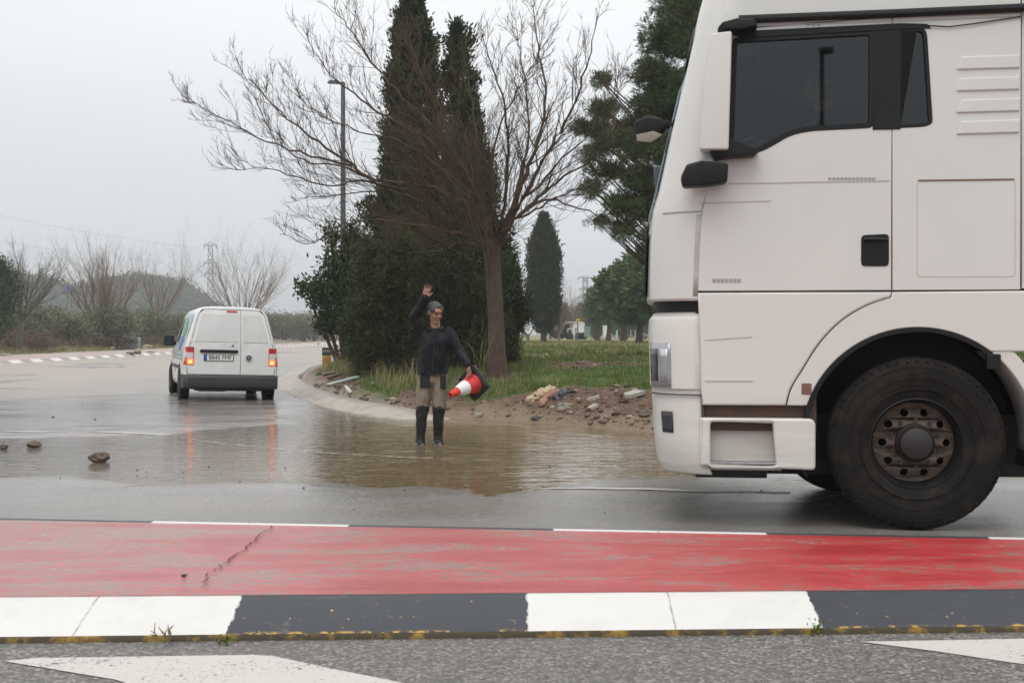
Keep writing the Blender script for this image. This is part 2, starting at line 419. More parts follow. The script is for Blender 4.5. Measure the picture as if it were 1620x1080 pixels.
# ---- water
def water_mat():
    m = NT('muddy_water'); x = m.n('SeparateXYZ', {0: m.pos()})
    deep = m.ramp(m.math('ADD', m.math('DIVIDE', m.math('ADD', x.outputs['X'], 12), 24), m.math('MULTIPLY', m.noise(.4, 3), .2)), [(.36, 0.0), (.54, 1.0)])
    col = m.mix(deep, (.15, .125, .095), (.185, .135, .072))
    sw = m.noise(1, 5, .65, m.pos((.8, 1.5, 1)), dist=2.2)
    col = m.mix(m.ramp(sw, [(.5, 0.0), (.72, .35)]), col, (.26, .205, .13))
    w1 = m.noise(1, 3, .5, m.pos((1.6, 3.4, 1)), dist=.7); w2 = m.noise(1, 2, .5, m.pos((7, 13, 1)), dist=.5)
    big = m.ramp(m.math('ADD', m.math('DIVIDE', m.math('ADD', x.outputs['X'], 12), 24), m.math('MULTIPLY', m.noise(.5, 2), .3)), [(.58, .14), (.72, 1.0)])
    h = m.math('ADD', m.math('MULTIPLY', w1, big), m.math('MULTIPLY', w2, .17))
    nb = m.bump(h, .55, .05)
    m.set(m.p.inputs['IOR'], 1.34)
    m.fin(col, .035, nb)
    tr = m.n('BsdfTransparent'); mx = m.n('MixShader')
    m.set(mx.inputs[0], m.mix(deep, (.62, .62, .62), (.93, .93, .93))); m.t.links.new(tr.outputs[0], mx.inputs[1]); m.t.links.new(m.p.outputs[0], mx.inputs[2])
    m.t.links.new(mx.outputs[0], m.out.inputs[0]); return m.m
MAT['water'] = water_mat()
wm = MB(); n_ = 60
wm.add([(-30, 10.2, WZ), (40, 10.2, WZ), (40, 24, WZ), (-30, 24, WZ)], [(0, 1, 2, 3)])
tag(wm.build('water', MAT['water']), 'shallow muddy flood water lying across the road', 'water', kind='structure')

# ---- foreground splitter island: red painted top, sloping striped kerbs
def paint_kerb_mat(name, white, dark, per, off, chips=True):
    m = NT(name); t = attr(m, 'along'); u = attr(m, 'across')
    wob = m.math('MULTIPLY', m.math('SUBTRACT', m.noise(14, 4, .6), .5), .05)
    tt = m.math('ADD', t, wob)
    ph = m.math('FRACT', m.math('DIVIDE', m.math('ADD', tt, off), per))
    isw = m.math('LESS_THAN', ph, .5)
    n = m.noise(5, 5, .6); fine = m.noise(60, 4, .6)
    wcol = m.mix(m.ramp(n, [(.45, 0.0), (.75, .35)]), white, tuple(c*.72 for c in white))
    dcol = m.mix(m.ramp(n, [(.4, 0.0), (.7, .5)]), dark, tuple(c*1.5+.01 for c in dark))
    dcol = m.mix(m.ramp(m.noise(3, 6, .75), [(.60, 0.0), (.66, .55)]), dcol, (.13, .12, .11))
    col = m.mix(isw, dcol, wcol)
    if chips:   # old yellow paint showing along the foot
        ch = m.math('MULTIPLY', m.ramp(m.noise(22, 5, .75, m.pos((.7, 1, 1))), [(.50, 0.0), (.55, 1.0)]), m.ramp(u, [(.0, 1.0), (.10, 0.0)]))
        ch = m.math('MULTIPLY', ch, m.math('SUBTRACT', 1.0, isw))
        sp = m.math('MULTIPLY', m.ramp(m.noise(26, 4, .7), [(.68, 0.0), (.70, 1.0)]), m.math('SUBTRACT', 1.0, isw))
        col = m.mix(m.math('MAXIMUM', ch, sp), col, (.60, .36, .06))
    j = m.math('ABSOLUTE', m.math('SUBTRACT', m.math('FRACT', m.math('DIVIDE', m.math('ADD', m.math('ADD', t, off), m.math('MULTIPLY', wob, .4)), per/4)), .5))
    joint = m.math('GREATER_THAN', j, .493)
    col = m.mix(m.math('MULTIPLY', joint, m.ramp(m.noise(11, 5, .7), [(.35, .05), (.65, .65)])), col, (.05, .045, .04))
    h = m.math('ADD', m.math('MULTIPLY', fine, .6), m.math('MULTIPLY', joint, -2.0))
    return m.fin(col, m.ramp(n, [(.3, .42), (.7, .6)]), m.bump(h, .35, .006))
def lerp(a, b, t): return a+(b-a)*t
def strip_mesh(name, lines, xs, mat, soft=0):
    """lines: list of functions x -> (x, y, z) from the foot upward"""
    V = []; A = []; U = []; n = len(lines); t = 0; prev = None
    for x in xs:
        if prev is not None: t += (Vector(lines[0](x))-Vector(prev)).length
        prev = lines[0](x)
        for k, L in enumerate(lines): V.append(L(x)); A.append(x); U.append(k/(n-1))
    F = [(i*n+k, (i+1)*n+k, (i+1)*n+k+1, i*n+k+1) for i in range(len(xs)-1) for k in range(n-1)]
    me = bpy.data.meshes.new(name); me.from_pydata(V, [], F)
    a = me.attributes.new('along', 'FLOAT', 'POINT'); a.data.foreach_set('value', A)
    a = me.attributes.new('across', 'FLOAT', 'POINT'); a.data.foreach_set('value', U)
    return link(name, me, mat, None, True)
def yn(x): return 5.589+.0485*x          # foot of the near kerb
def yi(x): return 5.921+.0400*x          # top of the near kerb
def yf(x): return 7.871-.130*x           # far rim of the red top
xk = np.arange(-14, 9.01, .12)
nz = lambda x, s=0: (mnoise.noise(Vector((x*9, s, 0)))+mnoise.noise(Vector((x*31, s, 3)))*.5)*.004
near = [lambda x: (x, yn(x)-.004, -.02), lambda x: (x, yn(x)+nz(x), .014)] + \
       [lambda x, t=t: (x, lerp(yn(x), yi(x), t)+nz(x, 2)*(1-t), .018+.102*(t**.85)) for t in (.04, .12, .3, .5, .7, .88, .97)] + \
       [lambda x: (x, yi(x)+.02, .1195)]
lipm = NT('kerb_foot'); lipc = lipm.mix(lipm.ramp(lipm.noise(9, 5, .7), [(.50, 0.0), (.66, 1.0)]), (.045, .034, .018), (.26, .155, .02))
MAT['lip'] = lipm.fin(lipc, .8, lipm.bump(lipm.noise(60, 3), .5, .01))
tag(strip_mesh('kerb_foot', near[:3], xk, MAT['lip']), 'yellowed grimy foot of the striped kerb', 'kerb', kind='structure')
xw = G(360, 1010).x
per = 2*(G(835, 1008).x-G(360, 1010).x)
tag(strip_mesh('kerb', near[2:], xk, paint_kerb_mat('striped_kerb_paint', (.61, .60, .575), (.024, .028, .036), per, -xw+per/2)), 'sloping kerb painted in white and dark grey blocks', 'kerb', kind='structure')
def groove(x, o): return (x, yi(x)+.014+o+nz(x, 5)*1.5, .1235)
MAT['groove'] = plain('grimy_joint', (.045, .035, .03), .9, .5, 14)
tag(strip_mesh('kerb_joint', [lambda x: groove(x, 0), lambda x: groove(x, .004+.010*abs(mnoise.noise(Vector((x*4, 0, 2)))))], xk, MAT['groove']), 'dark grimy joint between the kerb and the red paint', 'joint', kind='structure')
def red_mat():
    m = NT('worn_red_paint_sky_sheen'); x = m.n('SeparateXYZ', {0: m.pos()}).outputs['X']
    n = m.noise(1, 6, .68, m.pos((1.1, 3.2, 1)), dist=.4); n2 = m.noise(1, 7, .85, m.pos((9, 22, 1))); f = m.noise(90, 3, .6)
    red = m.mix(m.ramp(n, [(.35, 0.0), (.65, 1.0)]), (.42, .022, .028), (.60, .045, .05))
    worn = m.math('ADD', m.math('ADD', m.math('MULTIPLY', n, .50), m.math('MULTIPLY', n2, .54)), m.ramp(m.math('DIVIDE', m.math('ADD', x, 6), 12), [(.0, .09), (.52, .0), (.75, -.035)]))
    col = m.mix(m.ramp(worn, [(.530, 0.0), (.585, .80)]), red, (.20, .17, .14))
    col = m.mix(m.ramp(m.math('DIVIDE', m.math('ADD', x, 6), 12), [(.1, .55), (.5, .18), (.62, 0.0)]), col, (.46, .33, .31))  # paler pink towards the left: sky reflection mixed into the paint colour
    return m.fin(col, m.ramp(n, [(.3, .14), (.7, .32)]), m.bump(m.math('ADD', m.math('MULTIPLY', f, 1.4), m.math('MULTIPLY', n2, 2.6)), .5, .008), Specular_IOR_Level=.7)
MAT['red'] = red_mat()
V = []; F = []; K = 16
for i, x in enumerate(xk):
    for k in range(K):
        t = k/(K-1); V.append((x, lerp(yi(x)+.02, yf(x), t), .1195+.012*math.sin(math.pi*t)))
F = [(i*K+k, (i+1)*K+k, (i+1)*K+k+1, i*K+k+1) for i in range(len(xk)-1) for k in range(K-1)]
me = bpy.data.meshes.new('traffic_island'); me.from_pydata(V, [], F)
tag(link('traffic_island', me, MAT['red'], None, True), 'worn red painted top of the traffic island', 'traffic island', kind='structure')
far = [lambda x: (x, yf(x), .1195), lambda x: (x, yf(x)+.05, .123), lambda x: (x, yf(x)+.14, .10), lambda x: (x, yf(x)+.36, -.01)]
xw2 = G(875, 838, .12).x; per2 = 2*(G(1215, 846, .12).x-xw2)
tag(strip_mesh('far_kerb', far, xk, paint_kerb_mat('striped_far_kerb_paint', (.66, .65, .63), (.026, .03, .036), per2, -xw2, False)), 'far kerb of the red island in white and dark blocks', 'kerb', kind='structure')
# crack in the red paint
cp = [G(*p, .131) for p in [(432, 834), (418, 845), (405, 858), (388, 866), (378, 878), (360, 890), (348, 900), (335, 906), (322, 914), (330, 922), (318, 930)]]
cm = MB(); pts = []
for a, b in zip(cp[:-1], cp[1:]):
    for t in (0, .33, .66): pts.append(a.lerp(b, t)+Vector((random.uniform(-.02, .02), random.uniform(-.012, .012), .010)))
for a, b in zip(pts[:-1], pts[1:]):
    w = random.uniform(.004, .011); q = (b-a).cross(Vector((0, 0, 1))).normalized()*w*.5
    cm.add([a-q, b-q, b+q, a+q], [(0, 1, 2, 3)])
tag(cm.build('pavement_crack', plain('crack_dark_red', (.10, .012, .015), .8)), 'jagged crack running across the pink island paint', 'crack', kind='structure')
# ---- painted arrows in the foreground
def marking_mat(name, wear=.56):
    m = NT(name); n = m.noise(45, 5, .7); n2 = m.noise(3, 4)
    f = m.math('ADD', m.math('MULTIPLY', n, .75), m.math('MULTIPLY', n2, .25))
    col = m.mix(m.ramp(f, [(wear, 0.0), (wear+.05, 1.0)]), (.52, .50, .47), (.12, .115, .11))
    return m.fin(col, .6, m.bump(n, .6, .008))
MAT['marking'] = marking_mat('road_marking_paint'); 
def marking(name, pix, label, z=.0035, mat=None):
    P = [G(*p) for p in pix]; mb = MB(); mb.add([(p.x, p.y, z) for p in P], [tuple(range(len(P)))])
    return tag(mb.build(name, mat or MAT['marking']), label, 'road marking', kind='structure')
marking('road_marking', [(5, 1047), (60, 1042), (200, 1040), (400, 1037), (432, 1039), (520, 1058), (640, 1082), (760, 1125), (330, 1125), (180, 1076)], 'large white arrowhead on the near asphalt, left')
marking('road_marking', [(1362, 1016), (1430, 1015), (1640, 1011), (1900, 1008), (1900, 1085), (1700, 1062), (1600, 1049), (1480, 1031)], 'tip of a white arrow on the near asphalt, right')
# lane lines half under the water
def ribbon(name, pts, w, label, mat, dz=.006):
    P = []
    for a, b in zip(pts[:-1], pts[1:]):
        n = max(2, int((b-a).length/.15))
        for i in range(n): P.append(a.lerp(b, i/n))
    P.append(pts[-1]); V = []; F = []
    for i, p in enumerate(P):
        t = (P[min(i+1, len(P)-1)]-P[max(i-1, 0)]); t.z = 0; q = t.normalized().cross(Vector((0, 0, 1)))*w/2
        for s in (-1, -.33, .33, 1):
            v = p+q*s; V.append((v.x, v.y, 0))
    V = np.array(V); V[:, 2] = road_z(V[:, 0], V[:, 1])+dz
    for i in range(len(P)-1):
        for k in range(3): F.append((i*4+k, i*4+k+1, i*4+k+5, i*4+k+4))
    return tag(link(name, npmesh(name, V, np.array(F)), mat), label, 'road marking', kind='structure')
MAT['lane'] = marking_mat('lane_paint', .60)
ribbon('lane_line', [G(-200, 678), G(0, 682), (G(150, 684)), G(290, 686)], .07, 'faint white lane line at the left rim of the puddle', MAT['lane'])
fo = NT('foam_glint_line'); fn = fo.noise(6, 5, .7); ft = fo.n('BsdfTransparent'); fmx = fo.n('MixShader', {0: fo.ramp(fn, [(.42, 0.0), (.60, .50)])}); fo.fin((.50, .46, .40), .5)
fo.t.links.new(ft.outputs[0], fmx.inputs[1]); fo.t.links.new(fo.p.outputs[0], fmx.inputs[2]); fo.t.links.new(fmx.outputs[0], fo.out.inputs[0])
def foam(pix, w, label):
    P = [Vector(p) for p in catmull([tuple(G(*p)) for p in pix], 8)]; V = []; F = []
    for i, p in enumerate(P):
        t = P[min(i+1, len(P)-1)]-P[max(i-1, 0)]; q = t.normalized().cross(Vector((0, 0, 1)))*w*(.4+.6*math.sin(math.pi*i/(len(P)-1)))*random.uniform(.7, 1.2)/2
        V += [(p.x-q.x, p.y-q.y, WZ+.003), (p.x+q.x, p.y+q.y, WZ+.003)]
    return tag(link('foam_glint_line', npmesh('foam_glint_line', V, [(2*i, 2*i+1, 2*i+3, 2*i+2) for i in range(len(P)-1)]), fo.m), label, 'foam', kind='stuff')
ribbon('lane_line', [G(870, 771), G(1050, 776), G(1250, 781)], .07, 'dashed white line on wet asphalt before the lorry', MAT['lane'])
# ---- pale kerb round the corner of the verge
def offset_curve(L, off):
    P = [Vector((x, y)) for x, y in L]; out = []
    for i, p in enumerate(P):
        t = (P[min(i+1, len(P)-1)]-P[max(i-1, 0)]).normalized(); out.append(p+Vector((-t.y, t.x))*off)
    return out
KL = [(-9.0, 250)]+VERGE[1:11]+[(.0, 19.5)]
def catmull(L, n=6):
    P = [Vector(p) for p in L]; out = []
    for i in range(len(P)-1):
        a = P[max(i-1, 0)]; b = P[i]; c = P[i+1]; d = P[min(i+2, len(P)-1)]
        for k in range(n):
            t = k/n; out.append(.5*((2*b)+(-a+c)*t+(2*a-5*b+4*c-d)*t*t+(-a+3*b-3*c+d)*t**3))
    out.append(P[-1]); return out
kc = [tuple(p) for p in catmull(KL)]
prof = [(-.56, -.04), (-.54, .008), (-.38, .015), (-.34, .04), (-.26, .095), (-.16, .115), (.06, .12), (.09, .11), (.10, -.1)]
V = []
for off, z in prof:
    for p in offset_curve(kc, off): V.append((p.x, p.y, z-(.16*float(sstep(-1.9, -.6, np.array(p.x))))))
n = len(kc); F = [(k*n+i, k*n+i+1, (k+1)*n+i+1, (k+1)*n+i) for k in range(len(prof)-1) for i in range(n-1)]
me = bpy.data.meshes.new('verge_kerb'); me.from_pydata(V, [], F)
km = NT('wet_silty_concrete'); nn = km.noise(2.5, 5, .6)
MAT['kerb'] = km.fin(km.mix(km.ramp(nn, [(.35, 0.0), (.65, 1.0)]), (.38, .345, .30), (.25, .21, .165)), .45, km.bump(km.noise(30, 4), .3, .01))
bm = bmesh.new(); bm.from_mesh(me); bmesh.ops.recalc_face_normals(bm, faces=bm.faces)
if sum(f.normal.z for f in bm.faces) < 0: bmesh.ops.reverse_faces(bm, faces=bm.faces)
bm.to_mesh(me); bm.free()
tag(link('verge_kerb', me, MAT['kerb'], None, True), 'pale concrete kerb curving round the corner of the verge', 'kerb', kind='structure')
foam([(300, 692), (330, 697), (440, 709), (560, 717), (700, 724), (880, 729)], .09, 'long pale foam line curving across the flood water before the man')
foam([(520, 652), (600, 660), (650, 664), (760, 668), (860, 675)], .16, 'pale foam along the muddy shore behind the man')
foam([(840, 680), (900, 684), (960, 690), (1040, 694)], .12, 'pale painted sky glint on the right of the puddle near the shore')  # pale strip stands in for ripples catching the sky
foam([(860, 700), (930, 704), (1040, 708)], .07, 'thin pale painted sky glint in the middle of the right puddle')  # likewise a sky glint laid on as a pale strip
# ---- long median on the left with pink top and white blocks
def pink_mat():
    m = NT('faded_pink_paint'); n = m.noise(.8, 5, .65, m.pos((1, .4, 1)))
    return m.fin(m.mix(m.ramp(n, [(.4, 0.0), (.62, 1.0)]), (.36, .25, .235), (.34, .30, .27)), .5)
V = []; F = []; ys = np.arange(38, 240, 1.0)
mx0 = lambda y: -21.6-.004*(y-50)
strips = [(0, -.01), (.3, .13), (.45, .15), (5.2, .15), (5.6, -.02)]
for y in ys:
    for off, z in strips: V.append((mx0(y)-off, y, z))
k = len(strips); Fk = []; Ft = []
for i in range(len(ys)-1):
    for j in range(k-1): (Fk if j == 0 else Ft).append((i*k+j, (i+1)*k+j, (i+1)*k+j+1, i*k+j+1)[::-1])
me = bpy.data.meshes.new('median_top'); me.from_pydata(V, [], Ft); me.update()
tag(link('median_top', me, pink_mat()), 'faded pink top of the long median on the left', 'median', kind='structure')
me = bpy.data.meshes.new('median_kerb'); me.from_pydata(V, [], Fk); me.update()
a = me.attributes.new('along', 'FLOAT', 'POINT'); a.data.foreach_set('value', [v[1] for v in V])
a = me.attributes.new('across', 'FLOAT', 'POINT'); a.data.foreach_set('value', [.5]*len(V))
tag(link('median_kerb', me, paint_kerb_mat('median_kerb_paint', (.62, .60, .57), (.27, .21, .195), 2.62, 0, False)), 'median kerb with white blocks beside the left lanes', 'kerb', kind='structure')
def vz(x, y): return float(verge_z(np.array([float(x)]), np.array([float(y)]))[0])
def lz(x, y): return float(left_z(np.array([float(x)]), np.array([float(y)]))[0])
# ================================================================ VEGETATION
def unit(v): return v/np.maximum(1e-9, np.linalg.norm(v, axis=-1, keepdims=True))
def leaf_mesh(name, P, Dr, L, W, mat, parent=None, fold=0.0):
    """diamond leaves at P (n,3) pointing along Dr, length L and width W arrays"""
    n = len(P); Dr = unit(Dr); rnd = rng.normal(size=(n, 3)); B = unit(np.cross(Dr, rnd)); L = np.broadcast_to(L, (n,))[:, None]; W = np.broadcast_to(W, (n,))[:, None]
    V = np.stack([P, P+Dr*L*.45+B*W*.5, P+Dr*L, P+Dr*L*.45-B*W*.5], 1).reshape(-1, 3)
    F = np.arange(4*n).reshape(n, 4)
    return link(name, npmesh(name, V, F), mat, parent)
def sprays(centers, dirs, n, spread, size, jitter=.5):
    """each centre becomes a tuft of n leaves fanned along its direction"""
    m = len(centers); c = np.repeat(centers, n, 0); d = np.repeat(unit(dirs), n, 0)
    sz = np.repeat(np.broadcast_to(size, (m,)), n)
    P = c+rng.normal(size=c.shape)*spread*sz[:, None]
    dd = unit(d+rng.normal(size=c.shape)*jitter)
    return P, dd, sz
def branches_mesh(name, lines, mat, parent=None, sides=5):
    """lines: list of (pts, radii, sides)"""
    Vs = []; Fs = []; off = 0
    for pts, rad, sd in lines:
        P = np.asarray(pts, float); n = len(P); T = np.gradient(P, axis=0); T = unit(T)
        ref = np.array([0.31, .23, .92]); ref = np.where(np.abs(T@ref)[:, None] > .95, np.array([[1., 0, 0]]), ref[None])
        U = unit(np.cross(T, ref)); B = np.cross(T, U); a = np.arange(sd)*2*np.pi/sd
        ring = P[:, None]+(U[:, None]*np.cos(a)[None, :, None]+B[:, None]*np.sin(a)[None, :, None])*np.asarray(rad)[:, None, None]
        Vs.append(ring.reshape(-1, 3)); i, k = np.meshgrid(np.arange(n-1), np.arange(sd), indexing='ij')
        Fs.append(np.stack([off+i*sd+k, off+i*sd+(k+1) % sd, off+(i+1)*sd+(k+1) % sd, off+(i+1)*sd+k], -1).reshape(-1, 4)); off += n*sd
    return link(name, npmesh(name, np.concatenate(Vs), np.concatenate(Fs)), mat, parent, True)
def grow(lines, p0, d0, L, r, lvl, spec, up=.12, r_=random):
    """recursive twig growth. spec[lvl] = (segments, wiggle, children, child length factor, angle)"""
    seg, wig, nch, cf, ang = spec[lvl]; P = [Vector(p0)]; d = Vector(d0).normalized()
    for i in range(seg):
        d = (d+Vector((r_.gauss(0, wig), r_.gauss(0, wig), r_.gauss(0, wig)+up*.3))).normalized(); P.append(P[-1]+d*(L/seg))
    rad = [r*(1-.7*i/seg) for i in range(seg+1)]
    lines.append((P, rad, 6 if r > .03 else (4 if r > .012 else 3)))
    if lvl+1 < len(spec):
        for k in range(nch):
            t = r_.uniform(.25, 1.0); i = min(seg-1, int(t*seg)); q = P[i].lerp(P[i+1], t*seg-i)
            td = (P[i+1]-P[i]).normalized(); ax = Vector((r_.gauss(0, 1), r_.gauss(0, 1), r_.gauss(0, 1))).cross(td)
            if ax.length < 1e-3: continue
            nd = Matrix.Rotation(R(r_.uniform(ang*.6, ang*1.3)), 3, ax.normalized()) @ td
            nd.z += up
            grow(lines, q, nd, L*cf*r_.uniform(.6, 1.2), max(.0042, rad[i]*.55), lvl+1, spec, up, r_)

MAT['cyp'] = foliage_mat('cypress_foliage', (.012, .024, .010), (.060, .078, .034))
MAT['juniper'] = foliage_mat('evergreen_foliage', (.011, .020, .008), (.078, .092, .036))
MAT['pine'] = foliage_mat('pine_needles', (.028, .050, .016), (.085, .115, .040))
MAT['farpine'] = foliage_mat('far_pine_needles', (.045, .080, .030), (.095, .135, .050))
MAT['olive'] = foliage_mat('olive_leaves', (.085, .100, .055), (.20, .21, .13))
MAT['holm'] = foliage_mat('oak_leaves', (.022, .038, .014), (.065, .088, .035))
MAT['scrub'] = foliage_mat('dry_scrub', (.11, .065, .045), (.22, .16, .10))
MAT['barkr'] = bark_mat('reddish_bark', (.034, .017, .012), (.095, .050, .038))
MAT['barkt'] = bark_mat('twig_bark', (.034, .015, .009), (.088, .043, .026), (8, 8, 8))
MAT['barkg'] = bark_mat('grey_bark', (.09, .075, .065), (.19, .165, .14))
MAT['barkfar'] = bark_mat('far_twig_bark', (.13, .088, .065), (.24, .165, .12), (6, 6, 6))

def lumps(th, h, k, seed):
    return np.sin(th*3+seed+h*k)*.35+np.sin(th*5-h*k*1.7+seed*2)*.3+np.sin(h*k*3.1+seed*3+th)*.35+np.sin(th*9+h*k*5)*.15
def cypress(name, x, y, z, H, prof, label, n=1500, leaf=.11, mat='cyp', lum=.14, trunk=.09, cat='cypress', group=None, base=.05, tuft=20, nbr=0, seed=None):
    """prof: list of (height fraction, radius)"""
    seed = x*3.1 if seed is None else seed
    t = empty(name, (x, y, z), label=label, cat=cat, group=group)
    hs = rng.random(n)**.9; hf = [p[0] for p in prof]; rf = [p[1] for p in prof]
    wgt = np.interp(hs, hf, rf); keep = rng.random(n) < .25+.75*wgt/max(rf); hs = hs[keep]; m = len(hs)
    th = rng.random(m)*2*np.pi; R0 = np.interp(hs, hf, rf)*(1+lum*1.5*lumps(th, hs, H*1.3, seed))
    rr = R0*np.sqrt(rng.uniform(.25, 1.0, m))*rng.uniform(.85, 1.12, m)
    hz = base*H+hs*(1-base)*H
    c = np.stack([rr*np.cos(th), rr*np.sin(th), hz], 1)
    d = np.stack([np.cos(th)*.55, np.sin(th)*.55, np.full(m, 1.0)], 1)
    P, dd, sz = sprays(c, d, tuft, .62, leaf*rng.uniform(.6, 1.6, m), .5)
    leaf_mesh('crown', P, dd, sz*rng.uniform(.7, 1.5, len(sz)), sz*rng.uniform(.25, .5, len(sz)), MAT[mat], t)
    # dark inner wood: the trunk and steep limbs that the sprays sit on
    L = [([(0, 0, -.3), (0, 0, H*.3), (.02, 0, H*.65), (0, 0, H*.95)], [trunk, trunk*.8, trunk*.5, .015], 8)]
    for i in range(70):
        h = rng.uniform(base, .92); a = rng.uniform(0, 6.28); r = np.interp(h, hf, rf)*.8
        z0 = max(.1, base*H+h*(1-base)*H-r*1.2); L.append(([(0, 0, z0), (r*.6*math.cos(a), r*.6*math.sin(a), z0+r*.7), (r*math.cos(a), r*math.sin(a), z0+r*1.6)], [trunk*.25, trunk*.16, .006], 4))
    branches_mesh('trunk', L, MAT['barkr'], t)
    return t
TY = 24.6
def at(px, d): return (px-810)*d/FPX
def ph(py, d): return CAMH-(py-HY)*d/FPX
# tall cypress behind the bare tree, its apex at the top edge
d = 31; x = at(652, d); z = vz(x, d)-.05; H = ph(-14, d)-z
cypress('tall_cypress', x, d, z, H, [(0, .9), (.1, 1.1), (.35, .90), (.55, .66), (.75, .56), (.88, .40), (.95, .22), (1, .03)],
        'tallest dark cypress behind the bare tree, its tip at the top of the photo', n=4600, leaf=.085, tuft=32, lum=.26, trunk=.16)
d = 31.6; x = at(724, d); z = vz(x, d)-.05; H = ph(36, d)-z
cypress('open_cypress', x, d, z, H, [(0, .3), (.5, .30), (.62, .34), (.72, .22), (.82, .38), (.88, .20), (.93, .24), (1, .03)],
        'narrow ragged cypress with gaps, right of the tallest cypress', n=800, leaf=.10, tuft=30, lum=.75, trunk=.10)
d = 29.6; x = at(742, d); z = vz(x, d)-.05; H = ph(150, d)-z
cypress('broad_cypress', x, d, z, H, [(0, .8), (.2, .85), (.5, .66), (.7, .45), (.85, .28), (.95, .14), (1, .02)],
        'shorter pointed cypress just left of the bare trunk', n=2500, leaf=.085, tuft=30, lum=.30, trunk=.12)
# mid-distance cypress on the lawn
d = 82; x = at(860, d); z = vz(x, d); H = ph(340, d)-z
cypress('lawn_cypress', x, d, z, H, [(0, .35), (.12, .78), (.3, 1.02), (.55, .98), (.75, .80), (.9, .42), (.97, .16), (1, .03)],
        'lone spindle shaped cypress standing on the lawn with a bare foot', n=2600, leaf=.13, tuft=26, lum=.10, trunk=.20, base=.09)
for i, (px, d, top, w) in enumerate([(893, 190, 483, .9), (918, 210, 484, 1.1), (880, 150, 476, .9)]):
    x = at(px, d); z = vz(x, d); H = ph(top, d)-z
    cypress('distant_cypress', x, d, z, H, [(0, w*.8), (.3, w), (.6, w*.75), (.85, w*.35), (1, .05)],
            ['small far cypress just left of the parked white lorry', 'small far cypress behind the parked white lorry roof', 'far cypress right beside the lone lawn cypress'][i], n=420, leaf=.32, tuft=12, lum=.1, trunk=.2)

# evergreen mass: broad shrubby trees
def bushy(name, x, y, z, blobs, label, cat, mat='juniper', n=1600, leaf=.10, tuft=18, group=None, stems=((0, 0),), stem_r=.07, jit=.75, up=.5, barkm='barkr', asp=.45, shell=.3):
    """blobs: (dx, dy, dz, rx, ry, rz) ellipsoids; leaf tufts spread through them, uneven and gapped"""
    t = empty(name, (x, y, z), label=label, cat=cat, group=group)
    vol = np.array([b[3]*b[5]+b[4]*b[5] for b in blobs]); k = rng.choice(len(blobs), n, p=vol/vol.sum()); B = np.array(blobs)[k]
    u = unit(rng.normal(size=(n, 3))); rr = rng.uniform(shell, 1.0, n)**.5
    lob = 1+.25*(np.sin(u[:, 0]*5+B[:, 0]*7)+np.sin(u[:, 1]*6+u[:, 2]*4+B[:, 2]*3))+rng.normal(size=n)*.05
    c = B[:, :3]+u*B[:, 3:]*rr[:, None]*lob[:, None]
    c = c[c[:, 2] > .02]; kk = len(c)
    dirs = unit(c-np.array([0, 0, np.mean(B[:, 2])*.6]))+np.array([0, 0, up])
    P, dd, sz = sprays(c, dirs, tuft, 1.0, leaf*rng.uniform(.7, 1.3, kk), jit)
    leaf_mesh('crown', P, dd, sz*rng.uniform(.7, 1.5, len(sz)), sz*asp*rng.uniform(.7, 1.2, len(sz)), MAT[mat], t)
    L = []
    for sx, sy in stems:
        for b in blobs:
            q = Vector((b[0], b[1], b[2])); a = Vector((sx, sy, -.3)); m1 = a.lerp(q, .45)+Vector((0, 0, .1*b[5]))
            L.append(([a, m1, q], [stem_r, stem_r*.7, stem_r*.3], 6))
            for _ in range(7):
                v = unit(rng.normal(size=3)); v[2] = abs(v[2])*.6; e = q+Vector((v[0]*b[3], v[1]*b[4], v[2]*b[5]))*.85
                L.append(([m1.lerp(q, rng.uniform(.3, 1)), m1.lerp(e, .6), e], [stem_r*.3, stem_r*.2, .006], 4))
    branches_mesh('trunk', L, MAT[barkm], t)
    return t
def bl(px, py, wpx, hpx, d, x0, z0, dy=0, ry=None):
    s = d/FPX; return ((px-810)*s-x0, dy, ph(py, d)-z0, wpx*s, ry or wpx*s*.8, hpx*s)
d = 28.5; x0 = at(620, d); z0 = vz(x0, d)
bushy('dark_evergreen', x0, d, z0, [bl(600, 520, 52, 62, d, x0, z0), bl(640, 460, 62, 70, d, x0, z0), bl(590, 440, 40, 62, d, x0, z0, .4), bl(660, 545, 48, 44, d, x0, z0), bl(625, 400, 42, 48, d, x0, z0, .5)],
      'broad dark evergreen behind the man, left half of the thicket', 'evergreen tree', n=5000, leaf=.065, tuft=40, asp=.32, shell=.12)
d = 28.0; x0 = at(730, d); z0 = vz(x0, d)
bushy('dark_evergreen', x0, d, z0, [bl(725, 500, 60, 62, d, x0, z0), bl(700, 430, 55, 55, d, x0, z0), bl(755, 440, 42, 62, d, x0, z0, .4), bl(690, 550, 42, 36, d, x0, z0), bl(765, 535, 30, 46, d, x0, z0, .5)],
      'broad dark evergreen between the man and the bare trunk', 'evergreen tree', n=4600, leaf=.065, tuft=40, asp=.32, shell=.12)
d = 30.5; x0 = at(808, d); z0 = vz(x0, d)
bushy('evergreen_bush', x0, d, z0, [bl(803, 430, 17, 34, d, x0, z0), bl(806, 485, 22, 42, d, x0, z0), bl(822, 495, 18, 30, d, x0, z0), bl(802, 540, 20, 30, d, x0, z0)],
      'dark evergreen bush showing just right of the bare trunk', 'evergreen bush', n=950, leaf=.065, tuft=34, asp=.32)
d = 36; x0 = at(545, d); z0 = vz(x0, d)
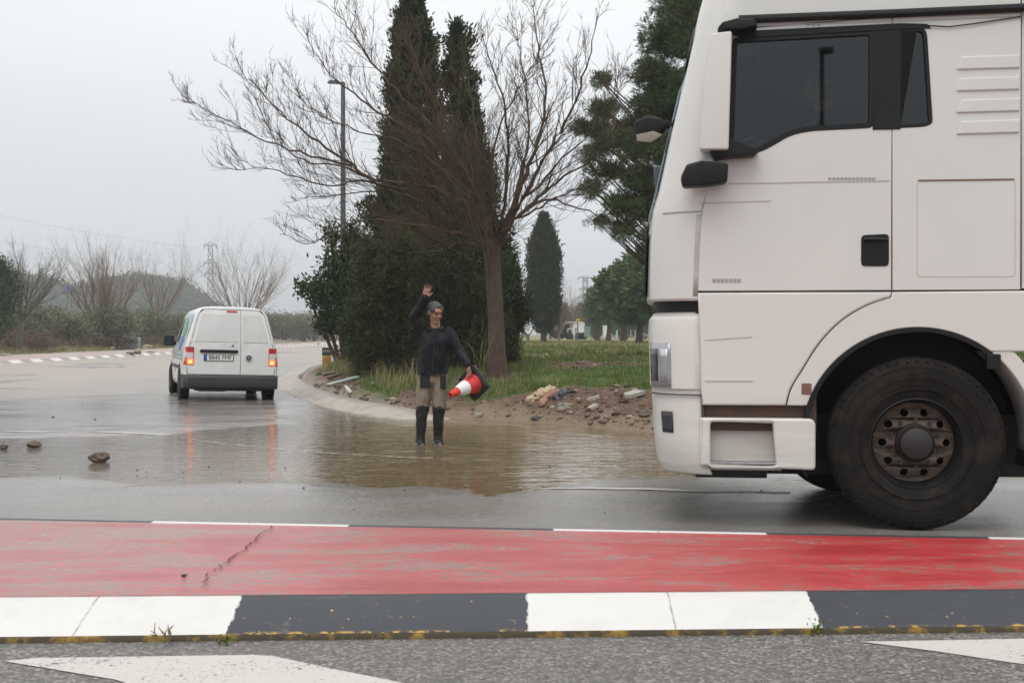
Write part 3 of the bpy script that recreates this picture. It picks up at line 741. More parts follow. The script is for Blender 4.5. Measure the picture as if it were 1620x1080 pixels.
bushy('ragged_evergreen', x0, d, z0, [bl(560, 400, 20, 40, d, x0, z0), bl(535, 440, 26, 32, d, x0, z0), bl(505, 462, 24, 16, d, x0, z0), bl(535, 490, 30, 28, d, x0, z0), bl(565, 520, 26, 36, d, x0, z0), bl(520, 512, 18, 14, d, x0, z0), bl(525, 378, 9, 18, d, x0, z0), bl(483, 458, 11, 9, d, x0, z0)],
      'ragged green leafy tree around the lamp post, left of the thicket', 'leafy tree', mat='holm', n=620, leaf=.11, tuft=20, jit=1.0, asp=.5)

# Aleppo pine half hidden by the lorry
def pine(name, x, y, z, clumps, trunk_pts, tr, label, mat='pine', leaf=.16, per=46, group=None, cat='pine tree', wid=.10, bark='barkg'):
    t = empty(name, (x, y, z), label=label, cat=cat, group=group); C0 = []; DD = []
    TP = [Vector(p) for p in trunk_pts]; L = [(TP, [tr*(1-.75*i/(len(TP)-1)) for i in range(len(TP))], 8)]
    for (cx, cy, cz, r) in clumps:
        c = Vector((cx, cy, cz)); near = min((TP[i].lerp(TP[i+1], k/4) for i in range(len(TP)-1) for k in range(4)), key=lambda q: (q-c).length+abs(q.z-(c.z-.6*math.hypot(c.x-q.x, c.y-q.y)))*1.2)
        mid = near.lerp(c, .55)+Vector((0, 0, -.12*(c-near).length)); L.append(([near, mid, c], [tr*.16, tr*.11, .012], 5))
        m = max(10, int(per*r*r*6)); u = unit(rng.normal(size=(m, 3))); rad = r*rng.uniform(.05, 1, m)**.62*1.12
        p = np.array(c)+u*np.array([1.35, 1.35, .72])*rad[:, None]; C0.append(p); dd = u+np.array([0, 0, .45]); DD.append(dd)
        for q in p[::9]: L.append(([c.lerp(Vector(q), .1), Vector(q)], [.016, .006], 3))
    C0 = np.concatenate(C0); DD = np.concatenate(DD)
    P, dd, sz = sprays(C0, DD, 16, .35, leaf*rng.uniform(.7, 1.2, len(C0)), .55)
    leaf_mesh('crown', P, dd, sz*rng.uniform(.7, 1.3, len(sz)), sz*wid, MAT[mat], t)
    branches_mesh('trunk', L, MAT[bark], t); return t
d = 34; x0 = at(1100, d); z0 = vz(x0, d)
cl = []; pr = random.Random(5)
outl = [(1075, 10, 40), (1110, -20, 50), (1060, 60, 34), (1100, 60, 40), (1030, 105, 24), (1065, 130, 36), (1110, 130, 40), (1025, 160, 26), (1070, 190, 38), (1005, 200, 24), (960, 170, 20), (945, 200, 22),
        (975, 225, 26), (1030, 235, 36), (920, 205, 14), (935, 245, 18), (1080, 250, 40), (965, 275, 22), (1010, 285, 32), (1050, 310, 34), (935, 300, 14), (975, 325, 20), (1015, 340, 28), (950, 350, 12), (1055, 365, 26), (990, 365, 16), (1110, 330, 46), (1025, 385, 14), (1140, 60, 50), (1150, 200, 60), (1180, 100, 60), (1160, 300, 50), (955, 130, 13)]
for px, py, r in outl:
    for k in range(4):
        q = D(px+pr.uniform(-r, r)*.6, py+pr.uniform(-r, r)*.45, d+pr.uniform(-1.5, 1.5)); cl.append((q.x-x0, q.y-d, q.z-z0, r*d/FPX*pr.uniform(.6, .95)))
pine('aleppo_pine', x0, d, z0, cl, [(0, 0, -.4), (.05, 0, 2), (-.1, 0, 4.5), (.1, 0, 7), (0, 0, 9.6)], .22, 'large open pine half hidden behind the lorry cab', leaf=.12, per=120, wid=.15, bark='barkt')
# rounded pines farther back
for i, (px, d, top, rw, lab) in enumerate([(1010, 78, 398, 48, 'nearest rounded pine in the row, touching the lorry front'), (985, 92, 412, 34, 'rounded pine second from the lorry front in the row'),
                          (962, 108, 437, 26, 'rounded pine third from the lorry front in the row'), (945, 125, 455, 20, 'lowest rounded pine at the left end of the row'), (1060, 70, 390, 60, 'rounded pine of the row standing wholly behind the lorry cab')]):
    x = at(px, d); z = vz(x, d); top_z = ph(top, d)-z; Rw = rw*d/FPX; bot = ph(510, d)-z; cl = []; pr = random.Random(i)
    for k in range(60):
        a = pr.uniform(0, 6.28); v = pr.uniform(-1, 1); hh = (top_z-bot)/2; rr = math.sqrt(max(0, 1-v*v))*pr.uniform(.55, 1)
        cl.append((Rw*rr*math.cos(a), Rw*rr*math.sin(a), bot+hh*(1+v*.85), Rw*.30*pr.uniform(.7, 1.15)))
    pine('rounded_pine', x, d, z, cl, [(0, 0, -.3), (.1, 0, bot*.7), (0, 0, top_z*.85)], .28, lab, mat='farpine', leaf=.30, per=9 if rw > 40 else 8, wid=.45, bark='barkt')

for i, (px, d, hw_, top, lab) in enumerate([(940, 165, 9, 497, 'far dark tree at the left end behind the rounded pines'), (965, 172, 13, 494, 'far dark tree in the middle behind the rounded pines'), (992, 160, 14, 492, 'far dark tree behind the second rounded pine trunk'), (1020, 168, 14, 490, 'far dark tree behind the pine nearest the lorry front')]):
    x0 = at(px, d); z0 = vz(x0, d); hh_ = (528-top)/2
    bushy('far_tree', x0, d, z0, [bl(px, 528-hh_, hw_, hh_, d, x0, z0), bl(px+hw_*.6, 528-hh_*.8, hw_*.7, hh_*.8, d, x0, z0), bl(px-hw_*.6, 528-hh_*.7, hw_*.7, hh_*.7, d, x0, z0)], lab, 'tree', mat='farpine', n=420, leaf=.30, tuft=12)
# ---- the bare tree
mt = empty('bare_tree', (at(786, TY), TY, vz(at(786, TY), TY)-.05), label='large leafless spreading tree with reddish trunk beside the man', cat='bare tree')
O = mt.location; tr = random.Random(11); TL = []
def W(px, py, dd=0): return D(px, py, TY+dd)-O
tp_ = [W(787, 604), W(787, 588), W(786, 560), W(785, 520), W(783, 470), W(780, 430), W(778, 400), W(777, 378)]
lines = [(tp_, [.30, .21, .165, .15, .145, .145, .16, .17], 14)]
branches_mesh('trunk', lines, MAT['barkr'], mt)
limbs = [  # pixel traces, depth drift, base radius
 ([(778, 392), (740, 330), (690, 300), (593, 284), (550, 255), (492, 217), (448, 178), (391, 128)], -1.0, .075),
 ([(640, 300), (569, 289), (521, 294), (439, 272), (367, 267)], -1.6, .035),
 ([(560, 262), (511, 250), (424, 226), (352, 188), (295, 154)], -.6, .032),
 ([(776, 385), (740, 290), (689, 231), (617, 188), (569, 159), (521, 115), (487, 62)], .6, .06),
 ([(778, 380), (735, 270), (689, 207), (636, 154), (588, 96), (550, 43), (525, 8)], 1.3, .055),
 ([(776, 378), (742, 313), (713, 241), (684, 168), (660, 96), (636, 38)], -.7, .05),
 ([(780, 375), (761, 308), (757, 231), (742, 144), (735, 85)], 1.6, .045),
 ([(784, 375), (793, 337), (800, 270), (800, 193), (781, 120), (766, 50)], -.9, .06),
 ([(786, 380), (810, 332), (834, 274), (853, 207), (863, 144), (853, 72), (838, 8)], .4, .075),
 ([(788, 382), (814, 337), (843, 284), (882, 217), (911, 159), (930, 96), (949, 20)], -.5, .075),
 ([(820, 345), (850, 312), (882, 289), (944, 241), (973, 183), (983, 96)], 1.0, .045),
 ([(790, 385), (810, 356), (858, 318), (920, 332), (978, 366), (1010, 398)], -1.6, .04),
 ([(788, 395), (805, 366), (826, 372), (842, 400)], -1.0, .022),
 ([(774, 395), (740, 372), (665, 356), (569, 347), (497, 385), (444, 366)], -1.2, .045),
 ([(776, 388), (752, 347), (675, 318), (607, 299), (530, 308), (463, 318)], 1.2, .045),
 ([(774, 398), (735, 385), (690, 395), (640, 400), (600, 390)], -1.7, .026),
 ([(776, 386), (730, 300), (660, 240), (600, 215), (520, 190), (470, 150)], -1.9, .04),
 ([(776, 380), (748, 300), (700, 190), (672, 120), (650, 60)], 2.1, .035),
 ([(786, 378), (822, 300), (838, 200), (826, 110), (812, 40)], 1.7, .05),
 ([(800, 355), (845, 330), (900, 300), (955, 290), (1000, 270)], 1.8, .035),
 ([(784, 372), (776, 300), (790, 210), (830, 130), (870, 60)], -2.0, .04),
 ([(846, 300), (890, 250), (930, 215), (965, 160), (1000, 120)], -1.2, .03),
 ([(593, 284), (545, 262), (480, 250), (430, 205), (372, 95)], .8, .03),
]
def smooth_line(P, k=5): return [tuple(p) for p in catmull(P, k)]
for pix, dep, r0 in limbs:
    n = len(pix); P = [W(px+tr.uniform(-3, 3), py+tr.uniform(-3, 3), dep*(i/(n-1))**.8) for i, (px, py) in enumerate(pix)]
    P = [Vector(p) for p in smooth_line(P)]; m = len(P)
    P = [p+Vector((tr.gauss(0, .018), tr.gauss(0, .03), tr.gauss(0, .018)))*min(1, i/6) for i, p in enumerate(P)]
    rad = [max(.0055, .86*r0*(1-.9*(i/(m-1))**.75)) for i in range(m)]
    bl_ = branches_mesh('limb', [(P, rad, 8 if r0 > .04 else 6)], MAT['barkt'], mt)
    tot = sum((P[i+1]-P[i]).length for i in range(m-1)); cnt = int(tot*6.4)
    for k in range(cnt):
        t = tr.uniform(.16, 1.0)**.8; i = min(m-2, int(t*(m-1))); q = P[i]; td = (P[i+1]-P[i]).normalized()
        ax = Vector((tr.gauss(0, 1), tr.gauss(0, .8), tr.gauss(0, 1))).cross(td)
        if ax.length < 1e-3: continue
        nd = Matrix.Rotation(R(tr.uniform(22, 55)), 3, ax.normalized()) @ td; nd.z += .34
        if nd.z < -.1 and tr.random() < .6: nd.z *= -.5
        grow(TL, q, nd, tr.uniform(.5, 1.35)*(1.1-.6*t), max(.0065, rad[i]*.42), 1, [(0,)*5, (5, .08, 5, .52, 32), (4, .09, 2, .5, 36), (2, .08, 0, .5, 30)], .16, tr)
# dense brushwood of shoots at the heart of the crown
for k in range(270):
    a = tr.uniform(-1, 1); px = 775+tr.uniform(-110, 30); py = 385+tr.uniform(-120, 20)
    p = W(px, py, tr.uniform(-1.1, 1.1)); nd = Vector((tr.uniform(-.9, .35), tr.uniform(-.6, .6), tr.uniform(.1, 1)))
    grow(TL, p, nd, tr.uniform(.6, 1.5), tr.uniform(.006, .011), 1, [(0,)*5, (5, .13, 5, .5, 38), (3, .12, 0, .5, 40)], .1, tr)
o = branches_mesh('twigs', TL, MAT['barkt'], mt); tag(o, kind='stuff')
# shoots and ivy stubble at the trunk foot
FS = []
for k in range(90):
    a = tr.uniform(0, 6.28); r = tr.uniform(.12, .5); nd = Vector((math.cos(a)*.4, math.sin(a)*.4, 1))
    FS.append(([Vector((r*math.cos(a), r*math.sin(a)-.1, -.05)), Vector((r*math.cos(a)*1.2, r*math.sin(a)*1.2-.1, tr.uniform(.1, .35)))], [.006, .003], 3))
branches_mesh('sucker_shoot', FS, MAT['barkr'], mt)

# ---- left background: bare trees
SP4 = [(7, .05, 8, .55, 24), (5, .08, 5, .5, 28), (3, .09, 3, .5, 32), (2, .08, 0, .5, 30)]
def vase_tree(px, d, top, spread, nl, label, mat, trunk_h=1.0, seed=0, tr_r=.16, group=None, side=0):
    x = at(px, d); z = lz(x, d)-.1; H = ph(top, d)-z; q = random.Random(seed)
    t = empty('bare_tree', (x, d, z), label=label, cat='bare tree', group=group)
    branches_mesh('trunk', [([(0, 0, -.2), (.03, 0, trunk_h*.5), (side*.3, 0, trunk_h)], [tr_r*1.3, tr_r, tr_r*1.1], 8)], MAT['barkg'], t)
    L = []
    for k in range(nl):
        a = 2*math.pi*k/nl+q.uniform(-.3, .3); s = spread*q.uniform(.35, 1)
        nd = Vector((math.cos(a)*s+side*.3, math.sin(a)*s, 1)); ln = (H-trunk_h)*q.uniform(.72, .98)
        grow(L, (side*.3, 0, trunk_h*.92), nd, ln*(1+.25*s), tr_r*.38, 0, SP4, .10, q)
    branches_mesh('crown', L, MAT[mat], t); return t
vase_tree(30, 86, 415, .62, 9, 'grey bare tree with forked pale trunk near the left edge', 'barkg', 2.0, 1, .20, side=.6)
vase_tree(155, 104, 422, .85, 11, 'orange brown bare tree left of the grey bins', 'barkfar', 1.3, 2, .20)
vase_tree(175, 112, 440, .70, 8, 'reddish bare tree directly behind the left bin', 'barkfar', 1.2, 12, .18)
vase_tree(250, 122, 432, .75, 8, 'thin bare tree between the grey bins and the van', 'barkfar', 1.6, 3, .16)
vase_tree(385, 155, 420, 1.0, 15, 'round bare tree rising above the van roof', 'barkfar', 1.4, 4, .20)
# evergreen at the left edge
d = 82; x0 = at(-12, d); z0 = lz(x0, d)
bushy('leafy_tree', x0, d, z0, [bl(-28, 450, 40, 42, d, x0, z0), bl(-8, 432, 22, 22, d, x0, z0), bl(2, 470, 18, 26, d, x0, z0), bl(-22, 500, 36, 30, d, x0, z0), bl(-45, 470, 40, 50, d, x0, z0)],
      'dark leafy tree cut by the left edge of the photo', 'leafy tree', mat='holm', n=1500, leaf=.22, tuft=16)
# olive row, copies of three built trees
def olive(seed, H=3.2, n=420):
    q = random.Random(seed); bs = [(q.uniform(-.9, .9), q.uniform(-.9, .9), H*.6+q.uniform(-.5, .5), q.uniform(.8, 1.2), q.uniform(.8, 1.1), q.uniform(.7, 1.0)) for _ in range(5)]
    return bushy('olive_tree', 0, 0, 0, bs, 'grey green olive tree in the grove beyond the left verge', 'olive tree', mat='olive', n=n, leaf=.20, tuft=12, group='olive trees in the grove', stem_r=.12, barkm='barkr')
ol = [olive(s) for s in (1, 2, 3)]; q = random.Random(3); spots = []
for row, (dd0, n0) in enumerate([(96, 15), (108, 17), (122, 19), (140, 21)]):
    for i in range(n0):
        px = -60+i*(660/n0)+q.uniform(-12, 12); dd = dd0+q.uniform(-3, 3)+max(0, px)*.04
        if 536 < px: continue
        if 172 < px < 234 and dd < 118: continue
        spots.append((at(px, dd), dd))
spots += [(at(px, 200+7*((i*5) % 7)), 200+7*((i*5) % 7)) for i, px in enumerate(range(425, 540, 8))]
for i, (x, y) in enumerate(spots):
    if x > -31: continue
    if i < 3: t = ol[i]
    else:
        src = ol[i % 3]; t = src.copy(); C.objects.link(t)
        for ch in src.children: c = ch.copy(); C.objects.link(c); c.parent = t
    t.location = (x, y, lz(x, y)-.1); t.rotation_euler = (0, 0, q.uniform(0, 6.28)); s = q.uniform(.8, 1.18); s *= 1.35 if y > 190 else 1; t.scale = (s, s, s*q.uniform(.9, 1.05))
# dry scrub along the far verge: countable bushes
def scrub(seed):
    q = random.Random(seed); L = []
    t = empty('dry_bush', (0, 0, 0), label='low reddish brown dry bush on the left verge', cat='bush', group='dry bushes along the left verge')
    for k in range(34):
        a = q.uniform(0, 6.28); grow(L, (q.uniform(-.3, .3), q.uniform(-.3, .3), -.05), (math.cos(a)*.7, math.sin(a)*.7, 1), q.uniform(.5, 1.1), .012, 0, [(4, .12, 7, .5, 35), (3, .12, 3, .5, 35), (2, .1, 0, .5, 30)], .1, q)
    branches_mesh('stems', L, MAT['scrubwood'], t)
    c = rng.normal(size=(60, 3))*np.array([.45, .45, .2])+np.array([0, 0, .4]); P, dd, sz = sprays(c, rng.normal(size=(60, 3)), 10, 1.2, .09, 1)
    leaf_mesh('leaves', P, dd, sz, sz*.5, MAT['scrub'], t); return t
MAT['scrubwood'] = bark_mat('scrub_wood', (.12, .075, .055), (.24, .16, .12), (9, 9, 9))
sc_ = [scrub(s) for s in (5, 6, 7)]; q = random.Random(9); k = 0
for i in range(64):
    px = q.uniform(-30, 300) if i < 50 else q.uniform(440, 530); dd = q.uniform(84, 100)+max(0, px-60)*.16; x = at(px, dd)
    if x > -31.0: x = -31.0-q.random()*5
    if k < 3: t = sc_[k]
    else:
        src = sc_[k % 3]; t = src.copy(); C.objects.link(t)
        for ch in src.children: c = ch.copy(); C.objects.link(c); c.parent = t
    if 170 < 810+x*FPX/dd < 236: x = at(236+q.random()*40, dd); x = min(x, -31.2)
    k += 1; t.location = (x, dd, lz(x, dd)-.05); t.rotation_euler = (0, 0, q.uniform(0, 6)); s = q.uniform(.7, 1.7); t.scale = (s, s, s*q.uniform(.7, 1.1))
# brown bare trees at the far side of the lawn, right of the thicket
for i, (px, d, top) in enumerate([(815, 95, 470), (835, 102, 462), (884, 118, 478), (905, 150, 488)]):
    x = at(px, d); z = vz(x, d)-.1; H = ph(top, d)-z; q = random.Random(40+i); L = []
    t = empty('bare_tree', (x, d, z), label=['brown bare tree at the lawn edge just right of the thicket', 'brown bare tree left of the lone lawn cypress', 'brown bare tree right of the lone lawn cypress', 'pale bare tree above the parked white lorry'][i], cat='bare tree')
    branches_mesh('trunk', [([(0, 0, -.2), (0, 0, .8)], [.14, .12], 6)], MAT['barkg'], t)
    for k in range(11): a = q.uniform(0, 6.28); grow(L, (0, 0, .5), (math.cos(a)*.7, math.sin(a)*.7, 1), H*.9, .05, 0, SP4, .1, q)
    branches_mesh('crown', L, MAT['barkfar'], t)

# ---- hills with far woodland
def hill_z(X, Y):
    px = 810+X*FPX/Y; top = np.interp(px, [-900, -200, -40, 30, 75, 105, 150, 190, 240, 290, 312, 325, 340, 420, 520, 900], [465, 440, 430, 432, 438, 452, 446, 438, 437, 448, 466, 478, 486, 500, 512, 524])
    H = CAMH-(top-HY)*640/FPX-3.0
    ridge = np.exp(-((Y-640)/120)**2); return H*ridge+(vnoise(X, Y, .02, 30)-.5)*4*ridge-1.0
hm = NT('wooded_hill'); MAT['hill'] = hm.fin(hm.ramp(hm.noise(.05, 6, .7), [(.4, (.035, .05, .03)), (.6, (.075, .085, .05))]), .95)
tag(grid_sheet('hills', span((-520, -60, 8)), span((450, 840, 14)), hill_z, MAT['hill']), 'low wooded hill fading in the mist', 'hill', kind='structure')
n = 7000; X = rng.uniform(-420, -110, n); Y = rng.uniform(500, 690, n); Z = hill_z(X, Y)
c = np.stack([X, Y, Z+1.2], 1); c = np.repeat(c, 3, 0)+rng.normal(size=(n*3, 3))*np.array([1.6, 1.6, 1.0])
P, dd, sz = sprays(c, np.tile([[0, 0, 1.0]], (len(c), 1)), 9, 1.0, 1.1, .9)
tag(leaf_mesh('hill_wood', P, dd, sz*1.2, sz*.9, MAT['holm']), 'distant pine wood covering the misty hill', 'wood', kind='stuff')

# ---- grass
def scatter(n, x0, x1, y0, y1):
    X = rng.uniform(x0, x1, n); Y = rng.uniform(y0, y1, n); return X, Y
def blades(name, X, Y, hgt, wid, mat, lean=.35):
    n = len(X); Z = verge_z(X, Y)-.015; P = np.stack([X, Y, Z], 1); a = rng.uniform(0, 2*np.pi, n); ln = np.abs(rng.normal(0, lean, n))
    Dv = unit(np.stack([np.cos(a)*ln, np.sin(a)*ln, np.ones(n)], 1)); b = rng.uniform(0, 2*np.pi, n); B = np.stack([np.cos(b), np.sin(b), np.zeros(n)], 1)
    h = hgt[:, None]; w_ = wid[:, None]; mid = P+Dv*h*.55; tip = P+Dv*h+np.stack([np.cos(a)*ln, np.sin(a)*ln, -ln*.3], 1)*h*.4
    V = np.stack([P-B*w_*.5, P+B*w_*.5, mid+B*w_*.4, tip, mid-B*w_*.4], 1).reshape(-1, 3); k = np.arange(n)*5
    me = npmesh(name, V, np.concatenate([np.stack([k, k+1, k+2, k+4], 1), np.stack([k+4, k+2, k+3, k+3], 1)[:0]]) if False else np.stack([k, k+1, k+2, k+4], 1))
    me2 = npmesh(name, V, np.stack([k+4, k+2, k+3], 1))
    bm = bmesh.new(); bm.from_mesh(me); bm.from_mesh(me2); bmesh.ops.remove_doubles(bm, verts=bm.verts, dist=1e-6) if False else None
    bm.to_mesh(me); bm.free(); bpy.data.meshes.remove(me2)
    return link(name, me, mat)
def grass_mat(name, a, b, c):
    m = NT(name); g = m.n('NewGeometry'); f = m.math('ADD', m.math('MULTIPLY', g.outputs['Random Per Island'], .5), m.math('MULTIPLY', m.noise(.9, 4), .6))
    return m.fin(m.ramp(f, [(.25, a), (.55, b), (.85, c)]), .6, Specular_IOR_Level=.2)
MAT['grass'] = grass_mat('green_grass', (.045, .090, .014), (.085, .140, .025), (.17, .18, .06))
MAT['straw'] = grass_mat('straw_grass', (.12, .13, .04), (.24, .21, .10), (.34, .29, .17))
X, Y = scatter(230000, -9, 9, 15, 34); m_ = (soilmask(X, Y)+rng.uniform(-.25, .25, len(X)) < .45) & (verge_sd(X, Y) > .45); X = X[m_]; Y = Y[m_]
tall = sstep(.45, .75, vnoise(X, Y, .8, 41)); g = rng.random(len(X))
hh = (.07+.17*tall*g+.04*g)*(1-.30*(X > .5)); tag(blades('grass', X, Y, hh, .007+.006*g, MAT['grass']), 'fresh green grass on the roadside bank', 'grass', kind='stuff')
X, Y = scatter(60000, -9, 9, 16, 36); m_ = (soilmask(X, Y) < .4) & (verge_sd(X, Y) > .6) & (vnoise(X, Y, .6, 43) > np.where(X < -1.2, .40, .52)); X = X[m_]; Y = Y[m_]; g = rng.random(len(X))
tag(blades('straw_grass', X, Y, np.where(X < -1.2, .22, .13)+.30*g*(X < -1.2)+.08*g, .006+.003*g, MAT['straw'], .25), 'pale straw coloured seed grass among the green', 'grass', kind='stuff')
X, Y = scatter(90000, -8, 16, 32, 100); m_ = verge_sd(X, Y) > .8; X = X[m_]; Y = Y[m_]; g = rng.random(len(X)); k = vnoise(X, Y, .25, 44)
tag(blades('lawn_grass', X[k <= .52], Y[k <= .52], .10+.10*g[k <= .52], .022+.02*g[k <= .52], MAT['grass']), 'green rough grass of the lawn behind the bank', 'grass', kind='stuff')
tag(blades('lawn_straw', X[k > .50], Y[k > .50], .10+.13*g[k > .50], .020+.02*g[k > .50], MAT['straw']), 'yellowing rough grass of the lawn behind the bank', 'grass', kind='stuff')
n = 26000; X = rng.uniform(-38, -30.2, n); Y = rng.uniform(48, 150, n); Z = left_z(X, Y); g = rng.random(n)
c = np.stack([X, Y, Z-.02], 1); tag(leaf_mesh('verge_grass', c, np.stack([rng.normal(0, .3, n), rng.normal(0, .3, n), np.ones(n)], 1), .10+.25*g, .05+.02*g, MAT['straw']), 'pale grass along the far left roadside', 'grass', kind='stuff')
# weeds at the foot of the near kerb
for i, (px, py, hb) in enumerate([(268, 1018, .09), (357, 1018, .035), (1290, 1003, .07)]):
    p = G(px, py); L = []; q = random.Random(i)
    t = empty('weed', p, label=['dry forked weed stalk against the left white kerb block', 'tiny green weed at the joint of white and dark kerb', 'small green weed at the foot of the right white kerb block'][i], cat='weed')
    for k in range(5 if i == 0 else 7): a = q.uniform(0, 6.28); grow(L, (0, 0, 0), (math.cos(a)*.6, math.sin(a)*.3-.2, 1), hb*q.uniform(.5, 1), .0018, 0, [(4, .15, 3, .5, 40), (3, .1, 0, .5, 30)], .05, q)
    branches_mesh('stalk', L, MAT['straw'] if i == 0 else MAT['grass'], t)
    if i: c = rng.normal(size=(26, 3))*np.array([.02, .012, .3*hb])+np.array([0, -.01, hb*.3]); leaf_mesh('leaf', c, rng.normal(size=(26, 3))+np.array([0, 0, .5]), .018, .010, MAT['grass'], t)
# ================================================================ VEHICLES
MAT['vanwhite'] = plain('van_white_paint', (.66, .66, .65), .26, .05, 3, Coat_Weight=.4)
MAT['panelwhite'] = plain('van_panel_white', (.565, .565, .56), .32, .05, 3)
MAT['blackplastic'] = plain('black_plastic', (.009, .0095, .011), .5, .25, 9, Specular_IOR_Level=.25)
MAT['greyplastic'] = plain('dark_grey_plastic', (.030, .032, .037), .55, .25, 9)
MAT['rubber'] = plain('tyre_rubber', (.009, .008, .0075), .8, .35, 9, .3, 50, Specular_IOR_Level=.2)
MAT['seam'] = plain('dark_gap', (.02, .02, .02), .9)
MAT['chrome'] = plain('chrome', (.55, .55, .56), .2, .05, Metallic=1.0)
rb = NT('tyre_rubber_muddy'); rn_ = rb.noise(5, 5, .7, obj=True); rf = rb.noise(40, 4, .7, obj=True)
MAT['tyre'] = rb.fin(rb.mix(rb.ramp(rn_, [(.45, 0.0), (.75, .55)]), (.008, .0075, .007), (.055, .040, .030)), .8, rb.bump(rf, .3, .006), Specular_IOR_Level=.2)
MAT['steel'] = plain('silver_steel', (.35, .35, .36), .4, .2, 14, Metallic=.8)
MAT['redlens'] = plain('red_lens', (.42, .012, .012), .18, .1, Coat_Weight=.5)
MAT['clearlens'] = plain('clear_lens', (.62, .55, .54), .15, .1)
MAT['lit'] = emis('lit_brake_lamp', (1, .09, .03), 3.0, (.6, .03, .03))
MAT['lit2'] = emis('lit_lamp_core', (1, .34, .06), 5.0, (.8, .2, .05))
MAT['glassdark'] = plain('dark_glass', (.012, .015, .017), .05, .1)
MAT['plate'] = plain('plate_white', (.72, .72, .70), .4, .03); MAT['euroblue'] = plain('euro_blue', (.03, .08, .40), .4)
MAT['ink'] = plain('plate_ink', (.02, .02, .02), .5)
MAT['logogreen'] = plain('logo_green', (.06, .36, .12), .4); MAT['logoblue'] = plain('logo_blue', (.06, .12, .50), .4); MAT['logopale'] = plain('logo_pale', (.38, .52, .66), .4)
MAT['greytext'] = plain('grey_lettering', (.30, .30, .30), .5); MAT['badge'] = plain('bright_badge', (.50, .50, .51), .35)
AXY = Matrix(((1, 0, 0), (0, 0, -1), (0, 1, 0)))     # lathe z -> -y (outer side towards -y)

